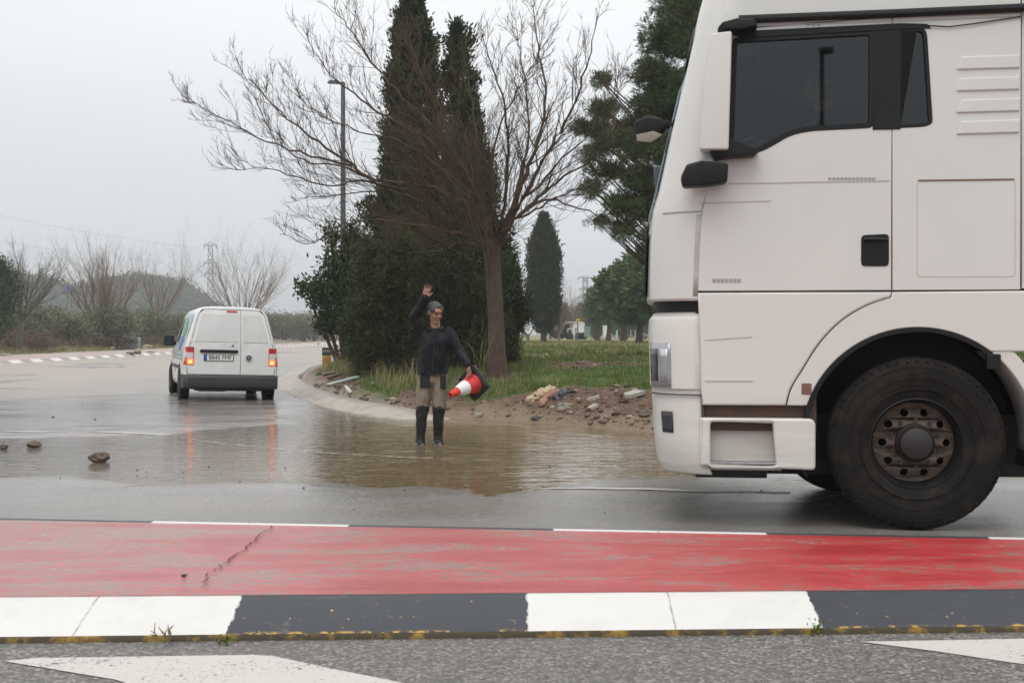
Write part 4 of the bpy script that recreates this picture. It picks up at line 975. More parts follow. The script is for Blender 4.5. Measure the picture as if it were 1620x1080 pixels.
def tyre_prof(r, w, rr):
    h = w/2
    return [(rr, -h*.80), (rr+.02, -h*.92), (r*.80, -h*1.0), (r*.93, -h*.95), (r*.985, -h*.80), (r, -h*.6), (r, -h*.32), (r*.985, -h*.30), (r*.985, -h*.26), (r, -h*.24), (r, h*.24), (r*.985, h*.26), (r*.985, h*.30), (r, h*.32), (r, h*.6), (r*.985, h*.80), (r*.93, h*.95), (r*.80, h*1.0), (rr+.02, h*.92), (rr, h*.80)]
def van():
    o = empty('delivery_van', (-5.37, 25.3, .0), (0, R(1.5), R(18)), 'small white delivery van driving away with brake lights lit', 'van')
    o.location.z = -.012
    HP = [(0, 1.825), (.30, 1.820), (.50, 1.800), (.62, 1.755), (.685, 1.66), (.725, 1.52), (.785, 1.28), (.835, 1.10), (.868, .99), (.885, .88), (.892, .72), (.888, .50), (.875, .34), (.84, .26)]
    HP = [tuple(p) for p in catmull(HP, 3)]
    def top(y): return float(np.interp(y, [0, .3, 2.6, 3.0, 3.55, 3.75, 4.25, 4.4], [1.79, 1.825, 1.80, 1.62, 1.16, 1.10, .93, .72]))
    def ry(z): return .17*max(0, (z-1.0)/.82)**1.6+.0*z
    def wid(y): return float(np.interp(y, [-.01, .03, .12, .4, 3.2, 4.0, 4.3, 4.4], [.955, .985, 1.0, 1.01, 1.0, .95, .84, .74]))
    st = [0, .02, .07, .2, .5, 1.0, 1.6, 2.2, 2.6, 2.85, 3.0, 3.2, 3.4, 3.55, 3.75, 4.0, 4.2, 4.32, 4.4]
    V = []; n = 2*len(HP)-1
    for y in st:
        tp = top(y); wd = wid(y)
        row = []
        for x, z in HP:
            zz = z if z < .95 else .95+(z-.95)*(tp-.95)/(1.825-.95) if tp > .95 else min(z, tp-.0*(z))
            if tp < .95: zz = min(z, tp) if z > .3 else z
            xx = x*wd; yy = y+ry(zz)*max(0, 1-y/1.2)
            row.append((xx, yy, zz))
        full = [(-x, y_, z_) for x, y_, z_ in row[:0:-1]]+row
        V += full
    F = [(i*n+k, i*n+k+1, (i+1)*n+k+1, (i+1)*n+k) for i in range(len(st)-1) for k in range(n-1)]
    h = n//2
    for s in (0, (len(st)-1)*n):
        for k in range(h-0):
            a, b, c, d = s+k, s+k+1, s+n-2-k, s+n-1-k
            F.append((a, b, c, d) if b != c else (a, b, d))
    for i in range(len(st)-1): F.append((i*n, (i+1)*n, (i+1)*n+n-1, i*n+n-1))
    mb = MB(); mb.add(V, F); mb.build('body', MAT['vanwhite'], o, smooth=True, auto=50)
    def hw(z): return float(np.interp(-z, [-p[1] for p in HP], [p[0] for p in HP]))
    def rear(name, poly, off, th, mat, r=.0, parent=None, bev=.003, n_=4):
        """plate following the rear face; poly in (x, z)"""
        P = rounded(poly, r, n_) if r else poly
        me = flat_fill(P, (), th, bev)
        bm = bmesh.new(); bm.from_mesh(me)
        bmesh.ops.subdivide_edges(bm, edges=[e for e in bm.edges if e.calc_length() > .25], cuts=3, use_grid_fill=False)
        bmesh.ops.triangulate(bm, faces=bm.faces)
        for v in bm.verts: x, z, t = v.co; v.co = (x, ry(z)-off+th/2-t, z)
        bm.to_mesh(me); bm.free(); me.materials.clear(); return link(name, me, mat, parent or o)
    sx = .17
    def dx(z, inset=.075): return hw(z)-inset
    zb, zt = .515, 1.745
    zs = [zb, .8, 1.0, 1.15, 1.3, 1.45, 1.58, 1.67, zt]
    Ld = [(sx-.004, zb), (sx-.004, zt)]+[(-max(.2, dx(z)-(.04 if z == zt else 0)), z) for z in zs[::-1]]
    Rd = [(sx+.004, zb), (sx+.004, zt)]+[(max(.2, dx(z)-(.04 if z == zt else 0)), z) for z in zs[::-1]]
    # dark backing shows in the seams
    bk = [(sx, zb-.012), (dx(zb)+.010, zb-.012)]+[(dx(z)+.010, z) for z in zs]+[(dx(zt)-.03, zt+.012), (-dx(zt)+.03, zt+.012)]+[(-dx(z)-.010, z) for z in zs[::-1]]+[(-dx(zb)-.01, zb-.012)]
    rear('door_gap', bk, .004, .006, MAT['seam'])
    ld = rear('rear_door', Ld, .012, .012, MAT['vanwhite'], parent=o, bev=.004); rd = rear('rear_door', Rd, .012, .012, MAT['vanwhite'], parent=o, bev=.004)
    pz = [1.13, 1.3, 1.45, 1.56, 1.665]
    rear('pressed_panel', [(sx-.035, 1.13), (sx-.035, 1.675)]+[(-dx(z)+.06, z) for z in pz[::-1]], .019, .010, MAT['panelwhite'], .03, ld, .005)
    rear('pressed_panel', [(sx+.035, 1.13), (sx+.035, 1.665)]+[(dx(z)-.06, z) for z in pz[::-1]], .019, .010, MAT['panelwhite'], .03, rd, .005)
    for s in (-1, 1):
        for z in (.62, 1.12): rear('hinge', [(s*dx(z)-.012, z), (s*dx(z)+.012, z), (s*dx(z)+.012, z+.07), (s*dx(z)-.012, z+.07)], .018, .012, MAT['vanwhite'])
    hb = rear('handle_bar', [(-.59, .985), (.12, .985), (.12, .925), (-.59, .925)], .045, .045, MAT['blackplastic'], .028, ld, .010)
    rear('lock', [(.02+.018*math.cos(a), 1.065+.018*math.sin(a)) for a in np.arange(0, 6.28, .5)], .018, .01, MAT['blackplastic'], 0, ld)
    # number plate with the writing
    pf = rear('plate_holder', [(-.515, .765), (.045, .765), (.045, .900), (-.515, .900)], .020, .012, MAT['blackplastic'], .01, ld)
    pl = rear('number_plate', [(-.500, .778), (.030, .778), (.030, .890), (-.500, .890)], .026, .010, MAT['plate'], .008, ld, .002)
    rear('euro_band', [(-.500, .778), (-.458, .778), (-.458, .890), (-.500, .890)], .029, .006, MAT['euroblue'], 0, ld, 0)
    tm = text_mesh('8840 FMF', .125, .003); tm.transform(Matrix.Diagonal((.86, 1, 1, 1))); tm.transform(Matrix(((1, 0, 0, -.213), (0, 0, -1, -.0305), (0, 1, 0, .834), (0, 0, 0, 1))))
    link('plate_lettering', tm, MAT['ink'], ld)
    # round badge: ring with V over W
    cx, cz = .325, .835; mb = MB()
    ring = [(cx+.062*math.cos(a), -.026, cz+.062*math.sin(a)) for a in np.linspace(0, 2*math.pi, 29)]
    mb.tube(ring, .0065, 6, False)
    for a_ in [[(-.030, .052), (0, .006), (.030, .052)], [(-.056, .024), (-.030, -.050), (0, .0), (.030, -.050), (.056, .024)]]:
        mb.tube([(cx+p[0], -.026, cz+p[1]) for p in a_], .0062, 6)
    bd = rear('badge', [(cx+.060*math.cos(a), cz+.060*math.sin(a)) for a in np.arange(0, 6.28, .3)], .020, .010, MAT['greyplastic'], 0, rd)
    mb.build('badge_ring', MAT['badge'], bd, True)
    rear('brake_light', [(-.10, 1.700), (.10, 1.700), (.10, 1.735), (-.10, 1.735)], .022, .016, MAT['redlens'], .01, o)
    # tail lights wrap round the corners
    for s in (-1, 1):
        def lamp(nm, z0, z1, mat, x0=.700, x1=.868, e=.020, par=None):
            mb = MB(); P = []
            for z in (z0, z1):
                x1_ = min(x1, hw(z)*.98)
                for x, y in [(x0, -e), (x1_-.03, -e), (x1_+.012, .015), (x1_+.022, .10), (x1_-.05, .12), (x0, .05)]: P.append((s*x, y+ry(z), z))
            k = 6; mb.add(P, [tuple(range(k)), tuple(range(2*k-1, k-1, -1))]+[(i, (i+1) % k, (i+1) % k+k, i+k) for i in range(k)])
            return mb.build(nm, mat, par or o, bevel=.006)
        tl = lamp('tail_light', .690, 1.030, MAT['redlens'])
        lamp('lens', .800, .925, MAT['clearlens'], .712, .852, .0235, tl)
        lamp('lens', .705, .800, MAT['lit'], .712, .852, .0245, tl)
        lamp('bulb', .725, .770, MAT['lit2'], .74, .82, .0275, tl)
    # bumper
    mb = MB(); prof_ = [(-.055, .27), (-.075, .33), (-.075, .46), (-.05, .505), (.06, .51), (.06, .24)]
    V = []; xs_ = [-.90, -.885, -.80, -.4, 0, .4, .80, .885, .90]
    P2 = [(x, (0.0 if abs(x) < .82 else (.05 if abs(x) < .89 else .35))) for x in xs_]
    for x, dy in P2:
        for y, z in prof_: V.append((x, y+dy, z))
    k = len(prof_); Fb = [(i*k+j, (i+1)*k+j, (i+1)*k+(j+1) % k, i*k+(j+1) % k) for i in range(len(P2)-1) for j in range(k)]
    Fb += [tuple(range(k)), tuple(range((len(P2))*k-1, (len(P2)-1)*k-1, -1))]
    mb.add(V, Fb); mb.build('bumper', MAT['greyplastic'], o, smooth=True, bevel=.012)
    mb = MB(); mb.box((0, .35, .25), (1.3, .5, .10)); mb.box((-.35, .10, .24), (.5, .14, .10)); mb.box((0, 2.2, .26), (1.5, 3.2, .10)); mb.tube([(-.75, .85, .27), (.75, .85, .27)], .04, 8); mb.tube([(.42, -.03, .235), (.42, .5, .235)], .03, 10)
    mb.build('underbody', MAT['blackplastic'], o)
    # sides: arches, wheels, mirror, logo, strip
    for s in (-1, 1):
        for y in (.86, 3.54):
            mb = MB(); M_ = Matrix.Translation((s*(.893 if y < 2 else .872), y, .335)) @ Matrix.Rotation(R(90)*s, 4, 'Y')
            mb.lathe([(0.01, .012), (.335, .012), (.375, .010), (.385, -.02)], 28, M_); mb.build('wheel_arch', MAT['blackplastic'], o, True)
            mb = MB(); M_ = Matrix.Translation((s*.815, y, .315)) @ Matrix.Rotation(R(90)*s, 4, 'Y'); mb.lathe(tyre_prof(.315, .20, .20), 32, M_, True)
            wh = mb.build('wheel', MAT['rubber'], o, True)
            mb = MB(); mb.lathe([(.215, .07), (.205, .085), (.19, .06), (.12, .05), (.06, .075), (.0, .08)], 24, M_); mb.build('rim', MAT['steel'], wh, True)
        mb = MB(); mb.tube([(s*.76, 3.02, 1.08), (s*.95, 2.98, 1.07)], .045, 8); arm = mb
        arm.build('mirror_arm', MAT['blackplastic'], o, True)
        mb = MB(); mb.box((s*.985, 2.96, 1.13), (.21, .10, .22)); mr = mb.build('door_mirror', MAT['blackplastic'], o, bevel=.03, smooth=True)
        mb = MB(); mb.box((s*.985, 2.905, 1.13), (.17, .006, .175)); mb.build('mirror_glass', MAT['glassdark'], mr)
        # front door window and rub strip
        def side(nm, poly, off, mat, parent=o):
            me = flat_fill(poly, (), .006, .001); bm = bmesh.new(); bm.from_mesh(me)
            bmesh.ops.triangulate(bm, faces=bm.faces)
            bmesh.ops.subdivide_edges(bm, edges=[e for e in bm.edges if e.calc_length() > .15], cuts=2)
            for v in bm.verts:
                y, z, t = v.co; v.co = (s*(hw(z)*wid(y)*1.0+off+t), y, z)
            bm.to_mesh(me); bm.free(); me.materials.clear(); return link(nm, me, mat, parent)
        side('side_window', [(2.25, 1.12), (2.25, 1.60), (2.55, 1.62), (3.25, 1.14)], .006, MAT['glassdark'])
        side('rub_strip', [(1.25, .60), (3.1, .60), (3.1, .66), (1.25, .66)], .012, MAT['greyplastic'])
        side('door_seam', [(2.12, .5), (2.13, 1.7), (2.12, 1.7), (2.11, .5)], .004, MAT['seam'])
        if s < 0:
            g = [(1.55, 1.62), (1.25, 1.56), (.95, 1.50), (1.05, 1.44), (.70, 1.40), (.95, 1.34), (.80, 1.26), (1.15, 1.25), (1.45, 1.20), (1.60, 1.34), (1.70, 1.50)]
            side('green_emblem', g, .006, MAT['logogreen'])
            side('blue_emblem', rounded([(.85, 1.22), (1.75, 1.22), (1.65, 1.02), (1.30, .93), (1.0, 1.02)], .08), .006, MAT['logoblue'])
            side('pale_emblem', rounded([(.25, 1.55), (.32, 1.66), (.95, 1.66), (1.6, 1.70), (1.6, 1.67), (.95, 1.60), (.40, 1.58), (.42, 1.25), (.35, 1.22)], .02), .006, MAT['logopale'])
            side('pale_lettering', [(.35, .88), (1.6, .88), (1.6, .91), (.35, .91)], .006, MAT['logopale'])
            side('pale_lettering', [(.35, .80), (1.6, .80), (1.6, .83), (.35, .83)], .006, MAT['logopale'])
    mb = MB(); mb.add([(-.66, 2.98, 1.62), (.66, 2.98, 1.62), (.74, 3.60, 1.17), (-.74, 3.60, 1.17)], [(0, 1, 2, 3)]); mb.build('windscreen', MAT['glassdark'], o, loc=(0, .03, .02))
van()

# ---------------------------------------------------------------- lorry cab
TT = R(8); TP0 = Vector((640*8.6/FPX, 8.6, 0))
def tp(px, py):
    k = (px-810)/FPX; s = (8.6*k-TP0.x)/(math.cos(TT)+k*math.sin(TT)); d = 8.6-s*math.sin(TT); return (s, CAMH-(py-HY)*d/FPX)
MAT['lorry'] = plain('lorry_white_paint', (.60, .598, .572), .24, .04, 1.2, Coat_Weight=.35)
lm = NT('lorry_white_dirty'); zz_ = lm.n('SeparateXYZ', {0: lm.pos(obj=True)}).outputs['Z']
dn = lm.math('MULTIPLY', lm.ramp(zz_, [(.0, 1.0), (1.0, 0.0)]), lm.ramp(lm.noise(1, 5, .65, lm.pos((1.2, 1, 9), obj=True)), [(.42, .05), (.72, .85)]))
MAT['lorrylow'] = lm.fin(lm.mix(dn, (.62, .61, .575), (.30, .25, .20)), .38)
MAT['lorrygrey'] = plain('lorry_grey_shutline', (.42, .40, .39), .5, .1)
def lorry():
    o = empty('lorry', TP0, (0, 0, -TT), 'large white lorry cab filling the right of the photo, heading left', 'lorry')
    Wd = 2.48
    UF = [(.34, -1.66), (.6, -1.69), (.9, -1.715), (1.15, -1.72), (1.53, -1.74), (1.9, -1.73), (2.12, -1.715), (2.27, -1.67), (2.65, -1.585), (3.1, -1.475), (3.57, -1.37), (3.8, -1.27), (3.95, -1.05)]
    def uf(z): return float(np.interp(z, [p[0] for p in UF], [p[1] for p in UF]))
    def rc(z): return float(np.interp(z, [.3, 2.2, 3.0, 3.9], [.33, .34, .28, .30]))
    Ub = tp(1614, 300)[0]
    def ue(z): return uf(z)+rc(z)
    ZU = [1.50, 1.515, 1.55, 1.7, 1.9, 2.05, 2.12, 2.27, 2.5, 2.65, 2.9, 3.1, 3.35, 3.57, 3.7, 3.8, 3.88, 3.94]
    def outline(z, u_off=0, vin=0):
        r = rc(z); f = uf(z)+u_off; P = []
        for k in range(11):      # near corner
            a = math.pi/2*k/10; P.append((f+r-r*math.sin(a)**1.0, vin+r-r*math.cos(a)) if True else 0)
        P += [(f-.03, Wd*.3), (f-.045, Wd*.5), (f-.03, Wd*.7)]
        for k in range(11):
            a = math.pi/2*(1-k/10); P.append((f+r-r*math.sin(a), Wd-vin-r+r*math.cos(a)))
        P.append((Ub, Wd-vin)); return P
    def shell(name, zs, mat, back=True, off=None):
        V = []; F = []; n = None
        for i, z in enumerate(zs):
            e = off(z) if off else 0; P = outline(z, e, e); n = len(P); V += [(u, v, z) for u, v in P]
        for i in range(len(zs)-1):
            for k in range(n-1): F.append((i*n+k, i*n+k+1, (i+1)*n+k+1, (i+1)*n+k))
        return V, F, n
    V, F, n = shell('cab', ZU, None, off=lambda z: .18*max(0, (z-3.72)/.22)**2+(.012 if z < 1.512 else 0))
    F = [f for f in F if not (2.1 < V[f[0]][2] < 3.3 and 10 <= f[0] % n < 14)]
    m = len(ZU); V += [(Ub, 0, z) for z in ZU]      # back wall edge
    for i in range(m-1): F.append((i*n+n-1, m*n+i, m*n+i+1, (i+1)*n+n-1))
    F.append(tuple((m-1)*n+k for k in range(n))+(m*n+m-1,)); F.append(tuple(range(n-1, -1, -1))+(m*n,))
    mb = MB(); mb.add(V, F); cab = mb.build('cab_shell', MAT['lorry'], o, True, auto=40)
    # ---- near side: panels
    TH = .05; ztop = 3.40
    def edge(z0, z1, k=8): return [(ue(z)-.004, z) for z in np.linspace(z0, z1, k)]
    win = rounded([tp(1158, 60), tp(1383, 47), tp(1383, 203), tp(1282, 208), tp(1252, 214), tp(1200, 244), tp(1152, 249)], [.04, .05, .05, .12, .12, .1, .03])
    seam_u = tp(1411, 300)[0]
    z_sill = tp(1400, 459)[1]
    top_strip = tp(1400, 36)[1]
    ztd = tp(1400, 40)[1]
    upper = edge(z_sill, ztd)+[(seam_u-.003, ztd+.05), (seam_u-.003, z_sill)]
    door = side_panel('door', upper, [win], 0, TH, MAT['lorry'], o, .006)
    win2 = rounded([tp(1419, 46), tp(1465, 44), tp(1475, 196), tp(1462, 201), tp(1419, 203)], [.02, .06, .08, .05, .02])
    rear_ = [(seam_u+.002, z_sill), (seam_u+.002, ztd+.05), (Ub, ztd+.10), (Ub, z_sill)]
    side_panel('side_wall', rear_, [win2], 0, TH, MAT['lorry'], o, .004)
    roofp = edge(ztd+.006, 3.86, 8)+[(Ub, 3.86), (Ub, ztd+.106), (seam_u, ztd+.056)]
    side_panel('roof_side', roofp, [], 0, TH, MAT['lorry'], o, .004)
    # dark backing behind the seams (a frame, open behind the windows)
    bk = [(ue(z_sill)+.03, z_sill-.02), (ue(3.2)+.03, 3.85), (Ub-.02, 3.85), (Ub-.02, z_sill-.02)]
    side_panel('inner_frame', bk, [rounded([tp(1166, 66), tp(1378, 53), tp(1378, 198), tp(1262, 203), tp(1200, 238), tp(1160, 240)], .05), rounded([tp(1424, 50), tp(1462, 50), tp(1470, 194), tp(1424, 198)], .05)], .056, .03, MAT['greytext'], o, .0)
    # door window rubber + glass
    def ringed(name, poly, wdt, y, mat, parent, th=.03):
        c = Vector((sum(p[0] for p in poly)/len(poly), sum(p[1] for p in poly)/len(poly))); inner = []
        for i, p in enumerate(poly):
            a = Vector(poly[i-1]); b = Vector(poly[(i+1) % len(poly)]); t = (b-a).normalized(); nrm = Vector((-t.y, t.x))
            if nrm.dot(c-Vector(p)) < 0: nrm = -nrm
            inner.append(tuple(Vector(p)+nrm*wdt))
        return side_panel(name, poly, [inner], y, th, mat, parent, .003), inner
    fr, g1 = ringed('window_seal', win, .032, -.004, MAT['blackplastic'], door)
    gl = NT('tinted_glass'); tr_ = gl.n('BsdfTransparent', {0: (.60, .66, .67)}); gg = gl.n('BsdfGlossy', {0: (.85, .87, .88), 1: .02}); fz = gl.n('Fresnel', {0: 1.5})
    mxx = gl.n('MixShader', {0: fz.outputs[0]}); gl.t.links.new(tr_.outputs[0], mxx.inputs[1]); gl.t.links.new(gg.outputs[0], mxx.inputs[2]); gl.t.links.new(mxx.outputs[0], gl.out.inputs[0])
    MAT['tint'] = gl.m
    side_panel('window_glass', win, [], .018, .005, MAT['tint'], door, 0)
    side_panel('rear_window_glass', win2, [], .018, .005, MAT['tint'], o, 0)
    ringed('window_seal', win2, .02, -.004, MAT['blackplastic'], o)
    side_panel('window_pillar', [tp(1380, 44), tp(1424, 42), tp(1424, 205), tp(1380, 206)], [], -.007, .02, MAT['blackplastic'], o, .003)
    side_panel('window_top_trim', [tp(1160, 58), tp(1180, 50), tp(1424, 38), tp(1465, 39), tp(1472, 46), tp(1424, 48), tp(1180, 61)], [], -.010, .02, MAT['blackplastic'], o, .003)
    # black gutter rail above the door and drooping cable
    mb = MB(); mb.tube([(tp(1168, 33)[0], -.02, tp(1168, 33)[1]), (tp(1400, 24)[0], -.02, tp(1400, 24)[1]), (Ub+.3, -.02, tp(1640, 13)[1])], .028, 10)
    mb.build('roof_rail', MAT['blackplastic'], o, True)
    mb = MB(); mb.tube([(tp(x, y)[0], -.012, tp(x, y)[1]) for x, y in [(1465, 42), (1500, 44), (1540, 39), (1580, 33), (1613, 28)]], .004, 6); mb.build('cable', MAT['blackplastic'], o)
    side_panel('shut_line', [tp(1173, 41), tp(1440, 33), tp(1614, 26), tp(1614, 28), tp(1440, 35), tp(1173, 44)], [], -.003, .01, MAT['lorrygrey'], o, 0)
    # black handle recess
    hp = rounded([tp(1362, 372), tp(1406, 370), tp(1406, 421), tp(1362, 421)], .03)
    hd = side_panel('door_handle', hp, [], -.008, .02, MAT['blackplastic'], door, .004)
    mb = MB(); a = tp(1366, 379); b = tp(1403, 379); mb.tube([(a[0], -.03, a[1]), (b[0], -.03, b[1])], .011, 8); mb.build('grip', MAT['blackplastic'], hd, True)
    # raised rub lines, louvres, locker outline
    def ln(name, pts, w, mat, y=-.003, th=.008, par=o):
        P = [tp(*p) for p in pts]; up = []; dn_ = []
        for i, p in enumerate(P):
            a = Vector(P[max(i-1, 0)]); b = Vector(P[min(i+1, len(P)-1)]); t = (b-a).normalized(); q = Vector((-t.y, t.x))*w/2
            up.append(tuple(Vector(p)+q)); dn_.append(tuple(Vector(p)-q))
        return side_panel(name, up+dn_[::-1], [], y, th, mat, par, 0)
    ln('swage_line', [(1152, 291), (1300, 288), (1406, 286)], .008, MAT['lorrygrey'], par=door)
    ln('swage_line', [(1106, 322), (1220, 318)], .006, MAT['lorrygrey'], par=door)
    hatch = rounded([tp(1450, 285), tp(1606, 283), tp(1606, 438), tp(1450, 438)], .03)
    ringed('locker_seam', hatch, .004, -.002, MAT['lorrygrey'], o, .01)
    ln('locker_seam', [(1452, 286), (1604, 284)], .010, plain('rust_line', (.16, .09, .06), .8), y=-.004)
    for y in (98, 132, 166, 200):
        a = tp(1512, y); b = tp(1612, y-3); mb = MB(); mb.prism([(a[0], a[1]-.055), (a[0]+.03, a[1]+.03), (b[0], b[1]+.03), (b[0], b[1]-.055)], -.012, .02); mb.build('louvre', MAT['lorry'], o, bevel=.011, seg=3)
    for k in range(12): ln('badge_letter', [(1310+k*6.3, 283), (1314.8+k*6.3, 282.8)], .015, MAT['greytext'], par=door)
    for k in range(7): ln('badge_letter', [(1127+k*6.6, 444), (1132.2+k*6.6, 443.8)], .024, MAT['greytext'], par=door)
    for k in range(3): ln('badge_letter', [(1276+k*8, 40.5), (1281+k*8, 40)], .014, MAT['greytext'], par=o)
    # ---- lower side: door skirt, fender with wheel arch
    wc = tp(1452, 698); AR = .735
    def arc(c, r, a0, a1, k=22): return [(c[0]+r*math.cos(a), c[1]+r*math.sin(a)) for a in np.linspace(a0, a1, k)]
    zl = z_sill-.012; zbt = tp(1200, 641)[1]
    curve = [tp(*p) for p in [(1408, 470), (1370, 483), (1330, 507), (1295, 543), (1268, 585), (1250, 615), (1243, 641)]]
    curve = [tuple(p) for p in catmull(curve, 4)]
    lowd = [(ue(zbt)+.0, zbt)]+[(ue(z), z) for z in np.linspace(zbt+.1, zl, 8)]+[(seam_u-.004, zl)]+curve
    side_panel('door_skirt', lowd, [], -.014, TH, MAT['lorrylow'], o, .014)
    Ur = Ub+.55; zr = tp(1600, 556)[1]
    a0 = math.asin((zr-wc[1])/AR); cut = arc(wc, AR, a0, math.pi-math.asin(max(-1, (zbt-wc[1])/AR)), 30)
    fend = [(p[0]+.008, p[1]) for p in curve[::-1]]+[(seam_u+.004, zl), (Ub, zl+.004), (Ur, zl+.004), (Ur, zr)]+cut
    fd = side_panel('fender', fend, [], -.004, TH, MAT['lorrylow'], o, .01)
    ln('swage_line', [(1115, 538), (1190, 533)], .008, MAT['lorrygrey'], y=-.016); ln('swage_line', [(1115, 601), (1190, 601)], .010, MAT['lorry'], y=-.020)
    side_panel('side_marker', rounded([tp(1268, 606), tp(1284, 606), tp(1284, 624), tp(1268, 624)], .008), [], -.008, .02, plain('dull_marker', (.17, .085, .07), .5), o, .003)
    # inner arch liner: dark tunnel over the wheel
    mb = MB(); pr_ = arc(wc, AR+.004, -.25, math.pi+.35, 34); pi_ = arc(wc, AR-.03, -.25, math.pi+.35, 34); N = len(pr_)
    V = [(p[0], y, p[1]) for y in (.0, .75) for p in pr_]; mb.add(V, [(i, i+1, N+i+1, N+i) for i in range(N-1)])
    mb.add([(p[0], .75, p[1]) for p in pr_]+[(wc[0], .75, .5)], [tuple(range(N+1))])
    mb.build('arch_liner', MAT['blackplastic'], o, True)
    rim_ = [(p[0], p[1]) for p in arc(wc, AR+.006, a0, 2.95, 30)]; rin = [(p[0], p[1]) for p in arc(wc, AR-.028, a0, 2.95, 30)]
    side_panel('arch_lip', rim_+rin[::-1], [], -.012, .05, MAT['blackplastic'], o, .004)
    # rear mudguard behind the wheel
    g_o = arc(wc, AR+.10, a0-.02, -.10, 14); g_i = arc(wc, AR-.0, a0-.02, -.10, 14)
    side_panel('mudguard', [(g_o[0][0], zr-.02)]+g_o+[(Ur, g_o[-1][1]), (Ur, zr-.02)] if False else g_o+g_i[::-1], [], .004, .5, MAT['lorrylow'], o, .01)
    mb = MB(); a = tp(1572, 572); mb.box((a[0], .02, a[1]), (.09, .06, .10)); mb.build('guard_bracket', MAT['blackplastic'], o, bevel=.01)
    # ---- step box
    s0 = tp(1106, 662); s1 = tp(1291, 742); zst = tp(1200, 661)[1]; zsb = tp(1200, 742)[1]
    xs0 = tp(1108, 700)[0]; xs1 = tp(1290, 700)[0]
    outer = rounded([(xs0, zsb+.02), (xs1, zsb), (xs1, zst), (xs0, zst)], [.02, .03, .05, .01])
    hole = rounded([tp(1124, 735), tp(1228, 736), tp(1222, 667), tp(1124, 667)], .025)
    sb = side_panel('step_box', outer, [hole], -.03, .08, MAT['lorrylow'], o, .016)
    mb = MB(); ha = tp(1118, 740); hb_ = tp(1234, 660); mb.box(((ha[0]+hb_[0])/2, .10, (ha[1]+hb_[1])/2), (hb_[0]-ha[0]+.03, .012, hb_[1]-ha[1]+.04)); mb.build('step_recess', MAT['lorrylow'], sb)
    mb = MB(); mb.box(((ha[0]+hb_[0])/2, .035, ha[1]+.035), (hb_[0]-ha[0]-.02, .12, .016)); mb.build('step_tread', MAT['steel'], sb, bevel=.004)
    mb = MB(); mb.box(((xs0+xs1)/2+.10, .45, (zst+zsb)/2), (xs1-xs0-.45, .40, zst-zsb-.04)); mb.build('step_back', MAT['blackplastic'], o)
    # dark gap between skirt and step with a brown inner sill
    mb = MB(); mb.box(((xs0+xs1)/2, .14, (zst+zbt)/2), (xs1-xs0+.02, .20, .26)); mb.build('sill_gap', plain('brown_sill', (.075, .045, .032), .8, .3), o)
    # ---- bumper and corner
    ZL = [.345, .36, .42, .6, .62, .63, .9, .905, .915, 1.1, 1.3, 1.38, 1.43]
    V, F, n2 = shell('b', ZL, None, off=lambda z: .02*max(0, (.40-z)/.05)+(.02 if .625 < z < .01 else 0)+(.014 if abs(z-.905) < .006 else 0)+.05*max(0, (z-1.34)/.09)**2)
    cut_i = n2-1
    mb = MB(); mb.add(V, [f for f in F]); m2 = len(ZL)
    V2 = [(u, v, z) for (u, v, z) in V]
    mb.add([(uf(1.43)+.05+rc(1.43), .05, 1.43), (uf(1.43)+.05, .5, 1.43), (uf(1.43)+.05, Wd-.5, 1.43), (uf(1.43)+.4, Wd-.05, 1.43)], [(0, 1, 2, 3)])
    bp = mb.build('bumper', MAT['lorrylow'], o, True, auto=30)
    for md in [bp.modifiers.new('thick', 'SOLIDIFY')]: md.thickness = .03; md.offset = -1
    # near edge of the bumper seen from the side: vertical dark seam, upright grey hinge line
    mb = MB(); mb.box((ue(1)+.012, .012, .98), (.016, .03, .92)); mb.build('bumper_seam', MAT['greyplastic'], o)
    # curved patches on the corner: headlight, fog lamp, dark slot, shut lines
    def corner_patch(name, pix, off, mat, parent=o, k=10):
        """pix polygon given as (angle fraction 0..1 along near corner, z); built as a grid"""
        (a0_, a1_, z0_, z1_) = pix; V = []; F = []
        for i in range(k+1):
            a = math.pi/2*lerp(a0_, a1_, i/k)
            for j in range(5):
                z = lerp(z0_, z1_, j/4); r = rc(z)+off; V.append((uf(z)+rc(z)-r*math.sin(a), rc(z)-r*math.cos(a), z))
        F = [(i*5+j, (i+1)*5+j, (i+1)*5+j+1, i*5+j+1) for i in range(k) for j in range(4)]
        mb = MB(); mb.add(V, F); q = mb.build(name, mat, parent, True); s_ = q.modifiers.new('thick', 'SOLIDIFY'); s_.thickness = .01; s_.offset = -1; return q
    hl = corner_patch('headlight', (.40, 1.0, .92, 1.22), .006, plain('lamp_housing', (.30, .31, .33), .2, .2, 6, Metallic=.3), bp)
    corner_patch('lamp_glass', (.45, .58, .96, 1.18), .010, MAT['chrome'], hl); corner_patch('lamp_glass', (.64, .92, .96, 1.18), .010, MAT['glassdark'], hl)
    corner_patch('fog_lamp', (.42, .62, .62, .76), .006, MAT['greyplastic'], bp)
    corner_patch('shut_line', (.0, 1.0, .872, .880), .004, MAT['greyplastic'], bp)
    corner_patch('shut_line', (.0, .55, 2.085, 2.093), .004, MAT['greytext'], cab)
    corner_patch('shut_line', (.0, .06, 1.53, 2.07), .003, MAT['lorrygrey'], cab)
    # dark band between cab and bumper
    V, F, n3 = shell('g', [1.40, 1.46, 1.53], None, off=lambda z: .045); mb = MB(); mb.add(V, F)
    mb.add([(ue(1.45)-.02, .045, 1.40), (tp(1112, 470)[0], .03, 1.40), (tp(1112, 470)[0], .03, 1.53), (ue(1.45)-.02, .045, 1.53)], [(0, 1, 2, 3)])
    mb.build('grille_gap', MAT['blackplastic'], o)
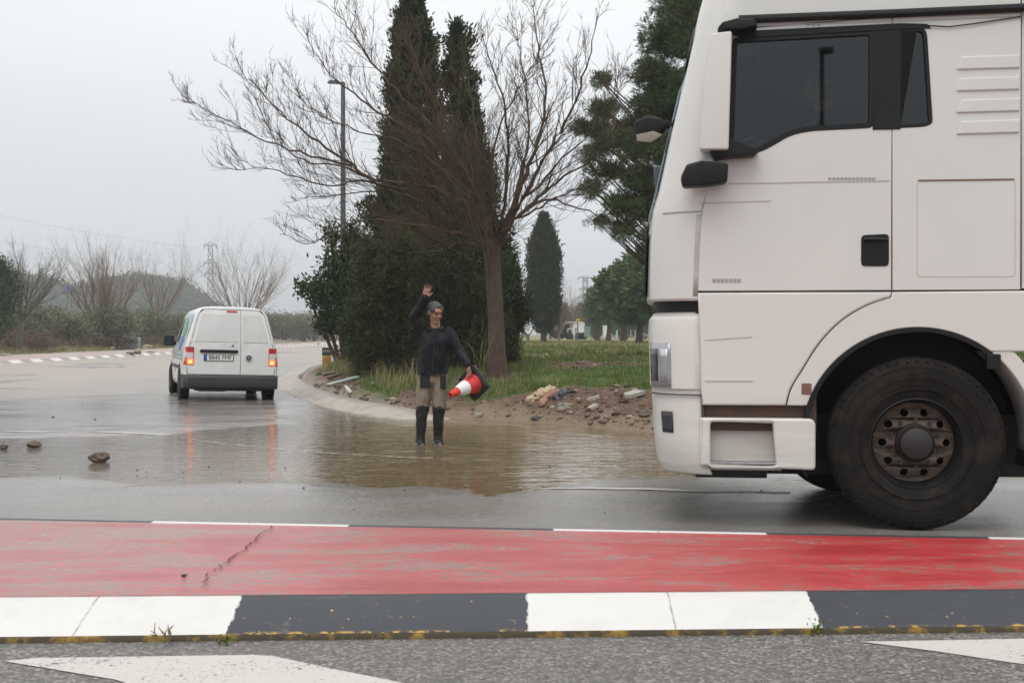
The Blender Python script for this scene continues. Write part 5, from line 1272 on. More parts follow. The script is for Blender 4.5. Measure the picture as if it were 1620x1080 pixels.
    # windscreen and grille on the front
    def front_patch(name, z0_, z1_, v0, v1, off, mat, k=8):
        V = []
        for i in range(k+1):
            z = lerp(z0_, z1_, i/k)
            for j in range(9): v = lerp(v0, v1, j/8); c = 1-abs(v/Wd-.5)*2; V.append((uf(z)-.045*min(1, c*1.6)-off, v, z))
        mb = MB(); mb.add(V, [(i*9+j, i*9+j+1, (i+1)*9+j+1, (i+1)*9+j) for i in range(k) for j in range(8)]); q = mb.build(name, mat, o, True); s_ = q.modifiers.new('thick', 'SOLIDIFY'); s_.thickness = .012; return q
    front_patch('windscreen', 2.10, 3.37, .30, Wd-.30, .002, MAT['tint']); front_patch('grille', 1.55, 2.0, .55, Wd-.55, .008, MAT['blackplastic'])
    # ---- mirrors on the near side
    def dp(px, py, v):      # point at local depth v behind the side plane
        k = (px-810)/FPX; s = ((8.6+v*math.cos(TT))*k-TP0.x-v*math.sin(TT))/(math.cos(TT)+k*math.sin(TT)); d = 8.6-s*math.sin(TT)+v*math.cos(TT); return Vector((s, v, CAMH-(py-HY)*d/FPX))
    def blob(name, pix, v, th, mat, parent=o, bev=.03):
        P = [dp(x, y, v) for x, y in pix]; n_ = len(P); mb = MB()
        mb.add([(p.x, v-th/2, p.z) for p in P]+[(p.x, v+th/2, p.z) for p in P], [tuple(range(n_)), tuple(range(2*n_-1, n_-1, -1))]+[(i, i+n_, (i+1) % n_+n_, (i+1) % n_) for i in range(n_)])
        return mb.build(name, mat, parent, True, bevel=bev, seg=3)
    mir = blob('mirror', [(1124, 58), (1157, 54), (1152, 240), (1106, 240), (1114, 140)], -.10, .18, MAT['lorry'], bev=.02)
    blob('mirror_arm', [(1134, 52), (1142, 42), (1165, 36), (1192, 37), (1197, 48), (1170, 54)], -.06, .24, MAT['blackplastic'], mir, .012)
    blob('mirror_arm', [(1117, 232), (1128, 222), (1154, 221), (1200, 240), (1192, 248), (1150, 250), (1130, 254)], -.06, .16, MAT['blackplastic'], mir, .010)
    blob('wide_mirror', [(1076, 284), (1086, 262), (1110, 256), (1152, 260), (1150, 290), (1120, 295), (1080, 298)], -.13, .16, MAT['blackplastic'], bev=.025)
    # mirrors on the far side
    fm = blob('kerb_mirror', [(1004, 196), (1024, 186), (1046, 190), (1058, 203), (1046, 219), (1018, 229), (1004, 221)], 2.2, .28, MAT['blackplastic'], bev=.03)
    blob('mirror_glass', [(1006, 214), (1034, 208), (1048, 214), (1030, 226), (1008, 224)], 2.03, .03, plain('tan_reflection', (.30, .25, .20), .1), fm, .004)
    blob('mirror_arm', [(1046, 192), (1098, 196), (1098, 206), (1050, 204)], 2.2, .08, MAT['blackplastic'], fm, .008)
    blob('far_mirror', [(1034, 264), (1054, 264), (1060, 304), (1036, 302)], 2.62, .2, plain('blue_grey_mirror', (.09, .10, .12), .3), bev=.03)
    # ---- interior
    dk = plain('cab_lining', (.035, .036, .038), .8, .2)
    mb = MB(); mb.box((.05, 1.25, 1.60), (2.4, 2.3, .04)); mb.box((.0, 2.40, 2.6), (2.2, .02, 2.0)); mb.box((.56, 1.25, 2.6), (.04, 2.3, 2.1)); mb.box((.05, 1.25, 3.45), (2.0, 2.3, .04)); mb.build('cab_lining', dk, o)
    mb = MB(); mb.box((-1.33, 1.25, 2.12), (.42, 2.0, .30)); mb.build('dashboard', dk, o, bevel=.05)
    mb = MB(); mb.box((-.50, .62, 2.02), (.5, .52, .14)); mb.box((-.24, .62, 2.42), (.12, .50, .72), Matrix.Rotation(R(10), 3, 'Y')); mb.box((-.16, .62, 2.88), (.10, .28, .20)); mb.build('driver_seat', plain('seat_cloth', (.05, .05, .06), .9), o, bevel=.04)
    mb = MB(); Mw = Matrix.Translation((-1.13, .62, 2.34)) @ Matrix.Rotation(R(-50), 4, 'Y')
    ring = [Mw @ Vector((.22*math.cos(a), .22*math.sin(a), 0)) for a in np.linspace(0, 2*math.pi, 25)]; mb.tube(ring, .014, 8, False)
    for a in (0, 2.1, 4.2): mb.tube([Mw @ Vector((0, 0, -.02)), Mw @ Vector((.22*math.cos(a), .22*math.sin(a), 0))], .012, 6)
    mb.build('steering_wheel', MAT['blackplastic'], o, True)
    # ---- chassis, fuel tank, wheels
    mb = MB(); mb.box((1.9, .80, .95), (6.0, .09, .26)); mb.box((1.9, 1.70, .95), (6.0, .09, .26)); mb.box((-.25, 1.25, .52), (2.3, 1.5, .42)); mb.box((.3, 1.25, .80), (2.4, 1.0, .5)); mb.box((2.2, 1.25, .62), (1.3, 1.1, .45)); mb.tube([(wc[0], .2, .52), (wc[0], 2.3, .52)], .07, 10); mb.box((3.6, 1.25, 1.12), (.9, .9, .10)); mb.box((1.75, 1.25, 1.35), (.1, 2.2, 1.6))  # frame rails and axle, plus low boxes added to darken the road beneath
    mb.build('chassis', MAT['blackplastic'], o)
    a = tp(1100, 742); b = tp(1215, 755); mb = MB(); mb.box(((a[0]+b[0])/2, .25, (a[1]+b[1])/2+.01), (b[0]-a[0], .3, .10)); mb.build('step_bracket', MAT['blackplastic'], o, bevel=.01)
    mb = MB(); mb.prism(rounded([(.95+.3, .42), (2.4, .42), (2.4, 1.05), (1.25, 1.05)], .1), .12, .70); mb.build('fuel_tank', MAT['steel'], o, bevel=.01)
    side_panel('side_fairing', [(Ub+.012, zl+.02), (Ub+.012, 3.70), (Ub+.62, 3.62), (Ub+.62, zl+.02)], [], .02, .04, MAT['lorry'], o, .006)
    RS = plain('dirty_rim_steel', (.15, .115, .09), .7, .5, 14, Metallic=.2); HUB = plain('hub_black', (.016, .014, .013), .5)
    def wheel(u, v, r, out):
        M_ = Matrix.Translation((u, v, r)) @ (AXY if out < 0 else Matrix(((1, 0, 0), (0, 0, 1), (0, 1, 0)))).to_4x4()
        mb = MB(); mb.lathe(tyre_prof(r, .31, .285), 72, M_, True); wh = mb.build('wheel', MAT['tyre'], o, True, auto=50)
        mb = MB()
        for rr_, h_ in ((.36, .1545), (.43, .1555), (.50, .1500)): mb.lathe([(rr_-.006, h_-.006), (rr_-.003, h_+.003), (rr_+.003, h_+.003), (rr_+.006, h_-.006)], 72, M_)
        for q_ in range(56):
            a_ = q_*2*math.pi/56
            for rr_, hh_, ww_ in ((r-.034, .148, .016),):
                p_ = M_ @ Vector((rr_*math.cos(a_), rr_*math.sin(a_), hh_)); mb.tube([p_, M_ @ Vector(((rr_+.022)*math.cos(a_), (rr_+.022)*math.sin(a_), hh_-.016))], ww_*.6, 4)
        mb.build('tread_shoulder', MAT['tyre'], wh, True)
        mb = MB(); mb.lathe([(.30, .115), (.305, .135), (.292, .142), (.280, .125), (.272, .06), (.262, -.02), (.255, -.06)], 56, M_); mb.build('rim', MAT['blackplastic'], wh, True)
        holes = [[(.205*math.cos(t)+.026*math.cos(q), .205*math.sin(t)+.026*math.sin(q)) for q in np.arange(0, 6.28, .52)] for t in np.arange(10)*math.pi/5]
        me = flat_fill([(.262*math.cos(q), .262*math.sin(q)) for q in np.linspace(0, 2*math.pi, 48, endpoint=False)], holes, .014, .002)
        for vv in me.vertices: rr = math.hypot(vv.co.x, vv.co.y); vv.co.z += .055-.075*max(0, (rr-.15)/.11)
        me.transform(M_); me.materials.clear(); link('rim_disc', me, RS, wh)
        mb = MB(); mb.lathe([(.128, .05), (.125, .085), (.11, .10), (.10, .135), (.06, .15), (.0, .152)], 36, M_); mb.build('hub', HUB, wh, True)
        mb = MB()
        for t in np.arange(10)*math.pi/5+.31:
            P = [M_ @ Vector((.158*math.cos(t), .158*math.sin(t), h)) for h in (.05, .092)]; mb.tube(P, .014, 6)
        mb.build('wheel_nuts', HUB, wh)
    wheel(wc[0], .17, .565, -1); wheel(wc[0]-.24, 2.24, .565, 1)
    for u in (3.65,): wheel(u, .17, .52, -1); wheel(u, .52, .52, -1); wheel(u, 2.3, .52, 1); wheel(u, 1.95, .52, 1)
    return o, dp
LORRY, DPT = lorry()
# ================================================================ PEOPLE
sk = NT('skin'); sn = sk.noise(25, 3, obj=True); MAT['skin'] = sk.fin(sk.ramp(sn, [(.3, (.27, .135, .09)), (.7, (.36, .19, .13))]), .5)
MAT['hair'] = plain('grey_hair', (.085, .088, .09), .9, .6, 60, .5, 120); MAT['beard'] = plain('short_beard', (.22, .17, .14), .9, .4, 60)
MAT['darkhair'] = plain('dark_brow', (.03, .025, .02), .8); MAT['eye'] = plain('eye_dark', (.03, .025, .02), .3); MAT['lip'+'s'] = plain('lips', (.22, .09, .07), .5)
jk = NT('navy_jacket'); jn = jk.noise(14, 4, .6, obj=True); MAT['jacket'] = jk.fin(jk.ramp(jn, [(.3, (.004, .0045, .0065)), (.7, (.011, .012, .017))]), .7, jk.bump(jk.noise(30, 4, obj=True), .4, .012), Specular_IOR_Level=.25)
MAT['khaki'] = plain('khaki_cloth', (.21, .165, .12), .9, .22, 12, .3, 90); MAT['blackcloth'] = plain('black_cloth', (.012, .012, .013), .85, .3, 12, .3, 90)
MAT['boot'] = plain('wet_black_rubber', (.013, .014, .016), .28, .3, 7)
def hand_mb(mb, wrist, M3, curl, spread, thumb_side=1, sc=1.0, grip=False):
    """M3 columns: across palm, palm normal (front), along fingers"""
    ax, nn, al = M3.col[0], M3.col[1], M3.col[2]; w0 = Vector(wrist)
    def P(a, n, l): return w0+ax*a*sc+nn*n*sc+al*l*sc
    rot = M3
    mb.ball(P(0, 0, .045), (.040*sc, .016*sc, .050*sc), 14, 10, rot); mb.ball(P(.0, 0, .072), (.042*sc, .014*sc, .022*sc), 14, 9, rot)
    mb.limb(P(0, 0, -.035), .026*sc, P(0, 0, .02), .027*sc)
    for i, (a, L) in enumerate([(-.032, .060), (-.011, .074), (.011, .078), (.032, .070)]):
        p = P(a, 0, .078); ang = spread*(i-1.5); c = 0; rr = .0088*sc
        for j, f in enumerate((.42, .32, .26)):
            c += curl*(1.0 if j else .6); d = (al*math.cos(c)+nn*math.sin(c)); d = (d+ax*ang).normalized(); q = p+d*L*f*sc; mb.limb(p, rr, q, rr*.90, 8); p = q; rr *= .92
    s = thumb_side; a = P(.028*s, .004, .018); b = P(.055*s, .014+(.02 if grip else 0), .045); c = P((.068 if not grip else .05)*s, .016+(.04 if grip else 0), .075)
    mb.limb(a, .014*sc, b, .0115*sc, 8); mb.limb(b, .011*sc, c, .0085*sc, 8)
def head_mb(mb, c, yaw, pitch, s=1.0, roll=0):
    H = Matrix.Rotation(yaw, 3, 'Z') @ Matrix.Rotation(roll, 3, 'Y') @ Matrix.Rotation(pitch, 3, 'X'); c = Vector(c)   # face looks along -Y
    def P(x, y, z): return c+H @ Vector((x, y, z))*s
    mb.ball(P(0, .012, .035), (.076*s, .094*s, .088*s), 20, 14, H); mb.ball(P(0, -.022, -.030), (.062*s, .066*s, .080*s), 18, 12, H)
    mb.ball(P(0, -.052, -.085), (.030*s, .028*s, .024*s), 12, 9, H); mb.ball(P(0, -.075, .045), (.052*s, .018*s, .020*s), 12, 9, H)
    mb.limb(P(0, -.082, .022), .009*s, P(0, -.102, -.016), .0125*s, 8); mb.ball(P(-.011, -.092, -.020), .009*s, 8, 6); mb.ball(P(.011, -.092, -.020), .009*s, 8, 6)
    for e in (-1, 1): mb.ball(P(e*.078, .008, -.004), (.010*s, .020*s, .032*s), 10, 8, H @ Matrix.Rotation(R(e*18), 3, 'Z')); mb.ball(P(e*.038, -.066, -.018), (.022*s, .018*s, .018*s), 10, 8, H)
    mb.ball(P(0, -.086, -.050), (.022*s, .010*s, .007*s), 10, 6, H); mb.ball(P(0, -.083, -.062), (.020*s, .010*s, .007*s), 10, 6, H)
    return P, H
def face_parts(P, H, s, parent, beard=True, hair='hair'):
    for e in (-1, 1):
        mb = MB(); mb.ball(P(e*.031, -.081, .012), (.010*s, .005*s, .0042*s), 10, 6, H); mb.build('eye', MAT['eye'], parent, True)
        mb = MB(); mb.tube([P(e*.014, -.092, .031), P(e*.034, -.092, .036), P(e*.052, -.080, .028)], [.0028*s, .0034*s, .002*s], 6); mb.build('eyebrow', MAT['darkhair'], parent, True)
    mb = MB(); mb.ball(P(0, -.092, -.055), (.020*s, .006*s, .003*s), 10, 6, H); mb.build('mouth', MAT['lips'], parent, True)
    mb = MB(); mb.ball(P(0, .028, .058), (.080*s, .092*s, .080*s), 20, 14, H); mb.ball(P(0, .055, .0), (.075*s, .062*s, .075*s), 16, 12, H); mb.ball(P(-.055, -.012, .062), (.028*s, .06*s, .045*s), 12, 8, H); mb.ball(P(.055, -.012, .062), (.028*s, .06*s, .045*s), 12, 8, H); mb.ball(P(.006, -.040, .104), (.046*s, .034*s, .022*s), 12, 8, H)
    me = remeshed(mb, .005*s, 1, .0075, 52); link('hair', me, MAT[hair], parent, True)
    if beard:
        mb = MB(); mb.ball(P(0, -.058, -.090), (.036*s, .032*s, .028*s), 12, 8, H); mb.limb(P(-.052, -.02, -.05), .016*s, P(-.02, -.06, -.088), .018*s, 8); mb.limb(P(.052, -.02, -.05), .016*s, P(.02, -.06, -.088), .018*s, 8); mb.limb(P(-.024, -.086, -.044), .006*s, P(.024, -.086, -.044), .006*s, 8)
        link('beard', remeshed(mb, .006*s, 3, .003, 60), MAT['beard'], parent, True)
DM = 15.55
MO = Vector((at(680, DM), DM, -.085))
def man():
    k = FPX/DM
    def L(px, py, y=0): return Vector(((px-680)/k, y, CAMH-(py-HY)*DM/FPX-MO.z))
    shR = L(671, 531, .02); elR = L(655, 502, -.05); wrR = L(672, 474, -.13)
    shL = L(709, 528, .02); elL = L(727, 556, .0); wrL = L(740, 575, -.20)
    hipR = L(672, 592); knR = L(668, 648, -.03); anR = L(665, 692, .02); hipL = L(696, 592); knL = L(694, 650, -.04); anL = L(693, 690, .04)
    chest = L(690, 540); neck = L(689, 518, -.01); hc = L(688.5, 496, -.045)
    mb = MB()
    mb.limb(L(684, 590), .085, L(687, 548), .09); mb.limb(chest+Vector((-.07, 0, .02)), .08, chest+Vector((.07, 0, .0)), .07); mb.limb(chest, .09, neck, .058)
    mb.limb(neck+Vector((0, 0, -.04)), .058, hc+Vector((0, .012, -.03)), .056)
    P, Hm = head_mb(mb, hc, R(34), R(18), 1.0, R(0))
    for sh, el, wr in ((shR, elR, wrR), (shL, elL, wrL)):
        mb.limb(chest+Vector((0, 0, .0)), .06, sh, .045); mb.limb(sh, .042, el, .036); mb.limb(el, .042, wr, .028)
    # raised right hand: palm to the camera, thumb towards the head side
    al = (L(683.5, 446, -.15)-L(675, 472, -.13)).normalized(); nn = Vector((.12, -1, .05)); nn = (nn-al*nn.dot(al)).normalized(); ax = al.cross(nn)*-1
    if ax.x < 0: ax = -ax
    M3 = Matrix((ax, nn, al)).transposed(); hand_mb(mb, wrR+al*.03, M3, .10, .11, 1, 1.02)
    # left hand gripping the cone base edge
    al2 = Vector((.22, -.12, -.90)).normalized(); nn2 = Vector((-.75, -.6, .1)); nn2 = (nn2-al2*nn2.dot(al2)).normalized(); ax2 = al2.cross(nn2)
    if ax2.y > 0: ax2 = -ax2
    M4 = Matrix((ax2, nn2, al2)).transposed(); hand_mb(mb, wrL+al2*.02, M4, .62, .0, 1, 1.0, True)
    for hp, kn, an in ((hipR, knR, anR), (hipL, knL, anL)):
        mb.limb(hp, .085, kn, .055); mb.limb(kn, .055, an, .042); mb.limb(an, .04, an+Vector((0, 0, -.08)), .036); mb.limb(an+Vector((0, 0, -.095)), .034, an+Vector((-.03, -.12, -.105)), .030)
    me = remeshed(mb, .0065, 3); p = link('person', me, MAT['skin'], None, True); p.location = MO
    tag(p, 'grey haired man in dark jacket standing in the flood water with one arm raised', 'person')
    face_parts(P, Hm, 1.0, p)
    # jacket
    mb = MB()
    mb.limb(L(678, 584), .128, L(680, 560), .132); mb.limb(L(691, 584), .128, L(692, 560), .130); mb.limb(L(680, 560), .132, L(682, 541), .132); mb.limb(L(692, 560), .130, L(695, 541), .130)
    mb.limb(L(677, 570), .118, L(676, 597), .132); mb.limb(L(691, 570), .116, L(692, 597), .130); mb.limb(L(689, 532), .11, L(689, 520, .01), .075)
    mb.limb(L(676, 545, .0), .10, L(674, 532, .0), .085)
    mb.limb(shR, .078, elR, .066); mb.limb(elR, .065, wrR+(wrR-elR).normalized()*.02, .046); mb.limb(shL, .074, elL, .062); mb.limb(elL, .061, wrL+(wrL-elL).normalized()*.02, .046)
    jm = remeshed(mb, .009, 3, .020, 9.5)
    for v in jm.vertices:       # cut the hem flat, wrinkle the sleeves
        zc = L(0, 591.5).z
        if v.co.z < zc and v.co.x < .34 and v.co.z > .5: v.co.z = zc+.004*math.sin(v.co.x*60)
    j = link('jacket', jm, MAT['jacket'], p, True)
    # collar
    mb = MB(); pts = [Vector((neck.x+.078*math.cos(a), neck.y+.01+.085*math.sin(a), neck.z-.012+.028*math.sin(a))) for a in np.linspace(R(-60), R(240), 16)]
    mb.tube(pts, .020, 8); link('collar', remeshed(mb, .006, 2), MAT['jacket'], j, True)
    mb = MB(); mb.tube([neck+Vector((.01, -.088, -.03)), L(688.5, 541, -.150), L(687, 560, -.166), L(685, 587, -.162)], .006, 6); mb.build('zip', MAT['blackcloth'], j, True)
    # trousers
    mb = MB(); mb.limb(L(675, 600), .098, L(692, 600), .098)
    for hp, kn, an, ex in ((hipR, knR, anR, L(669, 640, -.01)), (hipL, knL, anL, L(695.5, 641, -.02))): mb.limb(hp, .098, ex, .088)
    tm = remeshed(mb, .008, 3, .012, 10); t_ = link('trousers', tm, MAT['khaki'], p, True)
    for a, b in (((665, 601), (681, 602)), ((697, 601), (706, 606))):
        c = (L(*a)+L(*b))/2; mb = MB(); w_ = (b[0]-a[0])/k/2+.006; mb.box((c.x, -.065, c.z), (w_*1.9, .09, .17)); mb.box((c.x, -.02, c.z), (w_*2.1, .10, .17))
        pm = remeshed(mb, .008, 1, .004, 12)
        for v in pm.vertices: v.co.z = max(c.z-.078, min(c.z+.078, v.co.z)) ; v.co.x = max(c.x-w_*.86, min(c.x+w_*.86, v.co.x))
        link('pocket', pm, MAT['blackcloth'], t_, True)
    # black knee cloth and boots
    for kn, an, pk in ((knR, anR, (669, 645, -.02)), (knL, anL, (694.5, 646, -.03))):
        mb = MB(); q = L(*pk); mb.limb(q, .078, kn.lerp(an, .22), .067); link('knee_pad', remeshed(mb, .008, 2, .010, 16), MAT['blackcloth'], p, True)
        mb = MB(); top = kn.lerp(an, .16); mb.limb(top, .068, kn.lerp(an, .5), .064); mb.limb(kn.lerp(an, .5), .064, an, .056); mb.limb(an, .058, an+Vector((0, 0, -.09)), .056); mb.limb(an+Vector((0, .0, -.095)), .055, an+Vector((-.03, -.15, -.11)), .046); mb.ball(an+Vector((0, .03, -.10)), (.045, .055, .035))
        bm_ = remeshed(mb, .008, 2, .006, 14)
        link('boot', bm_, MAT['boot'], p, True)
    return p, wrL+MO, al2
PERSON, WL, HD = man()
def driver():
    base = LORRY.matrix_world @ Vector((0, 0, 0)) if False else None
    Ml = Matrix.Translation(TP0) @ Matrix.Rotation(-TT, 4, 'Z'); o = Ml @ Vector((-.46, .62, 2.27))
    mb = MB(); A = lambda x, y, z: Vector((x, y, z))
    mb.limb(A(0, 0, .10), .13, A(-.04, 0, .42), .14); mb.limb(A(-.04, -.13, .50), .06, A(-.04, .13, .50), .06); mb.limb(A(-.04, 0, .45), .09, A(-.08, 0, .60), .055)
    c = A(-.11, 0, .715); P, Hm = head_mb(mb, c, R(-78), R(4), 1.0)
    for s in (-1, 1):
        sh = A(-.04, s*.19, .48); el = A(-.24, s*.24, .24); wr = A(-.50, s*.16, .32); mb.limb(A(-.04, s*.08, .48), .07, sh, .06); mb.limb(sh, .05, el, .04); mb.limb(el, .04, wr, .028)
        al = Vector((-.8, -s*.1, .5)).normalized(); nn = Vector((-.4, 0, -1)); nn = (nn-al*nn.dot(al)).normalized(); hand_mb(mb, wr, Matrix((al.cross(nn), nn, al)).transposed(), .7, 0, -s, 1, True)
        mb.limb(A(0, s*.09, .06), .09, A(-.42, s*.12, .06), .07); mb.limb(A(-.42, s*.12, .06), .06, A(-.62, s*.12, -.32), .045); mb.limb(A(-.62, s*.12, -.34), .04, A(-.78, s*.12, -.36), .035)
    p = link('person', remeshed(mb, .009, 3), MAT['skin'], None, True); p.location = o; p.rotation_euler = (0, 0, -TT)
    tag(p, 'lorry driver seen dimly behind the cab side window', 'person'); face_parts(P, Hm, 1.0, p, False, 'darkhair')
    mb = MB(); mb.limb(A(0, 0, .08), .150, A(-.04, 0, .42), .160); mb.limb(A(-.04, -.14, .49), .075, A(-.04, .14, .49), .075)
    for s in (-1, 1): mb.limb(A(-.04, s*.19, .48), .07, A(-.24, s*.24, .24), .058); mb.limb(A(-.24, s*.24, .24), .056, A(-.47, s*.17, .31), .042)
    link('jumper', remeshed(mb, .01, 3, .008, 9), MAT['jacket'], p, True)
    mb = MB()
    for s in (-1, 1): mb.limb(A(0, s*.09, .06), .10, A(-.42, s*.12, .06), .082); mb.limb(A(-.42, s*.12, .06), .07, A(-.60, s*.12, -.28), .06)
    link('trousers', remeshed(mb, .01, 3), MAT['blackcloth'], p, True)
driver()

# ================================================================ THINGS
# traffic cone in the man's hand
CR = plain('cone_red', (.62, .035, .030), .38, .12, 9); CW = plain('cone_white', (.72, .72, .73), .35, .08, 9); CB = plain('cone_base_rubber', (.020, .021, .020), .5, .3, 9)
B0 = D(749.5, 606, DM-.10); tip = D(716, 622.5, DM-.10-.33); axis = (tip-B0).normalized()
hold = WL+HD*.10-B0; side_v = (hold-axis*hold.dot(axis)).normalized()
M3 = Matrix(((side_v+axis.cross(side_v)).normalized(), (axis.cross(side_v)-side_v).normalized(), axis)).transposed()
cone = empty('traffic_cone', B0, M3.to_euler(), 'red and white traffic cone held sideways in the man\'s left hand', 'traffic cone')
mb = MB(); P = rounded([(-.165, -.165), (.165, -.165), (.165, .165), (-.165, .165)], .05); n = len(P)
mb.add([(x, y, -.02) for x, y in P]+[(x, y, .006) for x, y in P]+[(x*.82, y*.82, .022) for x, y in P], [tuple(range(n-1, -1, -1)), tuple(range(2*n, 3*n))]+[(i, (i+1) % n, n+(i+1) % n, n+i) for i in range(n)]+[(n+i, n+(i+1) % n, 2*n+(i+1) % n, 2*n+i) for i in range(n)])
mb.build('base', CB, cone)
def cr(h): return .112-.082*h/.46
mb = MB(); mb.lathe([(.125, .018), (cr(.03), .035), (cr(.17), .17)], 32); mb.lathe([(cr(.33), .33), (cr(.445), .445), (cr(.46)*.9, .458), (cr(.46)*.5, .458)], 32); mb.build('cone_body', CR, cone, True)
mb = MB(); mb.lathe([(cr(.17)+.001, .168), (cr(.17)+.003, .172), (cr(.33)+.003, .328), (cr(.33)+.001, .332)], 32); mb.build('reflective_band', CW, cone, True)

# street lamp
dl = 49; xl = at(543, dl); zl_ = vz(xl, dl)
GZ = plain('galvanised_steel', (.10, .103, .106), .5, .2, 6, Metallic=.4)
lampo = empty('street_lamp', (xl, dl, zl_), label='tall grey street lamp with a short arm, standing in the ragged tree', cat='street lamp'); lt = ph(131, dl)-zl_
mb = MB(); mb.tube([(0, 0, -.2), (0, 0, lt)], [.12, .08], 12); mb.tube([(0, 0, 0), (0, 0, .9)], .11, 12); mb.build('pole', GZ, lampo, True)
mb = MB(); mb.tube([(.05, 0, lt-.02), (-.12, 0, lt), (-.30, 0, lt)], .035, 8); mb.build('arm', GZ, lampo, True)
mb = MB(); mb.prism(rounded([(-.58, -.03), (-.16, -.06), (-.10, .0), (-.16, .06), (-.50, .05)], .02), -.11, .11); hd_ = mb.build('lamp_head', GZ, lampo, bevel=.015); hd_.location.z = lt
# lamp whose reflection shows in the cab window: stands behind the camera
nrm = Vector((-math.sin(TT), -math.cos(TT), 0))     # side plane normal towards the camera
def mirror(p): return p-nrm*2*((p-TP0).dot(nrm))
pv = mirror(D(1300, 528, 33)); ht = ph(84, 33)
l2 = empty('street_lamp', (pv.x, pv.y, 0), label='street lamp behind the camera, seen only as a reflection in the cab window', cat='street lamp')
mb = MB(); mb.tube([(0, 0, -.3), (0, 0, ht)], [.075, .055], 12); mb.build('pole', GZ, l2, True)
mb = MB(); mb.tube([(0, 0, ht), (.1, 0, ht+.05)], .04, 8); mb.build('arm', GZ, l2, True)
mb = MB(); mb.box((.10, 0, ht+.05), (.36, .3, .14)); mb.build('lamp_head', GZ, l2, bevel=.03)

# black and yellow marker post
d = 39; x = at(517, d); z = max(.12, vz(x, d)-.02)
bo = empty('marker_post', (x, d, z-.02), (0, 0, R(8)), 'short square post, black above and rusty yellow below, at the kerb corner', 'marker post')
mb = MB(); mb.box((0, 0, .15), (.27, .16, .34)); mb.build('post', plain('rusty_yellow', (.38, .22, .05), .8, .5, 7), bo, bevel=.012)
mb = MB(); mb.box((0, 0, .435), (.275, .165, .23)); hd_ = mb.build('cap', plain('black_board', (.03, .03, .028), .6, .3), bo, bevel=.012)
mb = MB()
for i in range(4): mb.box((-.09+i*.06, -.086, .45), (.035, .004, .07))
mb.build('pale_marks', plain('pale_scuffs', (.28, .26, .20), .8), hd_)

# overturned containers beyond the left road
CG = plain('container_grey', (.20, .215, .225), .5, .15, 3)
def container(px, d, wpx, label, rot):
    x = at(px, d); z = lz(x, d)-.04; s = d/FPX; w = wpx*s; h = 20*s
    t = empty('waste_container', (x, d, z), (0, 0, rot), label, 'waste container')
    mb = MB(); mb.prism([(-w*.46, 0), (w*.46, 0), (w*.5, h*.78), (-w*.5, h*.78)], -.55, .55); mb.build('bin_body', CG, t, bevel=.04)
    mb = MB(); mb.prism([(-w*.52, h*.78), (w*.52, h*.78), (w*.50, h*.93), (w*.36, h), (-w*.36, h), (-w*.50, h*.93)], -.6, .6); mb.build('lid', CG, t, bevel=.03)
    mb = MB(); mb.box((0, -.60, h*.70), (w*.5, .04, h*.10)); mb.build('slot', MAT['blackplastic'], t)
    mb = MB(); mb.tube([(-.15, 0, h), (-.12, 0, h*1.1), (.12, 0, h*1.1), (.15, 0, h)], .03, 6); mb.build('lifting_lug', MAT['steel'], t)
container(191, 107, 19, 'grey waste container, left one of the pair beyond the median', R(-6)); container(208, 106, 25, 'grey waste container, larger right one of the pair beyond the median', R(4))

# pylons with insulator arms
LAT = plain('lattice_steel', (.13, .14, .15), .7, .2)
def pylon(px, d, top, base, w0, w1, arms, label):
    x = at(px, d); z = 0; H = ph(top, d); t = empty('pylon', (x, d, z), (0, 0, R(12)), label, 'pylon'); mb = MB(); th = .10*d/400
    def hw_(z_): return lerp(w0, w1, z_/H)/2
    n_ = int(H/ (w0*1.0)) ; zs = [H*i/n_ for i in range(n_+1)]
    for sx in (-1, 1):
        for sy in (-1, 1): mb.tube([(sx*hw_(0), sy*hw_(0), 0), (sx*hw_(H), sy*hw_(H), H)], th, 4)
    for a, b in zip(zs[:-1], zs[1:]):
        for sy in (-1, 1):
            mb.tube([(-hw_(a), sy*hw_(a), a), (hw_(b), sy*hw_(b), b)], th*.6, 3); mb.tube([(hw_(a), sy*hw_(a), a), (-hw_(b), sy*hw_(b), b)], th*.6, 3)
        for sx in (-1, 1): mb.tube([(sx*hw_(a), -hw_(a), a), (sx*hw_(b), hw_(b), b)], th*.6, 3)
    mb.build('lattice_tower', LAT, t)
    tips = []
    for f, L_ in arms:
        mb = MB(); za = H*f; mb.tube([(-L_, 0, za), (L_, 0, za)], th*1.2, 4)
        for s in (-1, 1): mb.tube([(s*L_, 0, za), (0, 0, za+H*.035)], th*.8, 3)
        am = mb.build('cross_arm', LAT, t)
        for s in (-1, 1):
            mb = MB(); mb.tube([(s*L_*.92, 0, za), (s*L_*.92, 0, za-H*.035)], th*1.3, 5); mb.build('insulator', LAT, am); tips.append((x+s*L_*.92, d, za-H*.035))
    return tips
t1 = pylon(333, 330, 386, 490, 1.6, 1.0, [(.985, 1.6), (.80, 1.6), (.69, 1.4)], 'slim lattice pylon rising behind the van on the left')
t2 = pylon(926, 420, 438, 520, 2.2, 1.2, [(.985, 2.4), (.80, 2.0), (.66, 2.6)], 'lattice pylon between the lone cypress and the rounded pines')
WR = plain('wire_grey', (.10, .10, .11), .6)
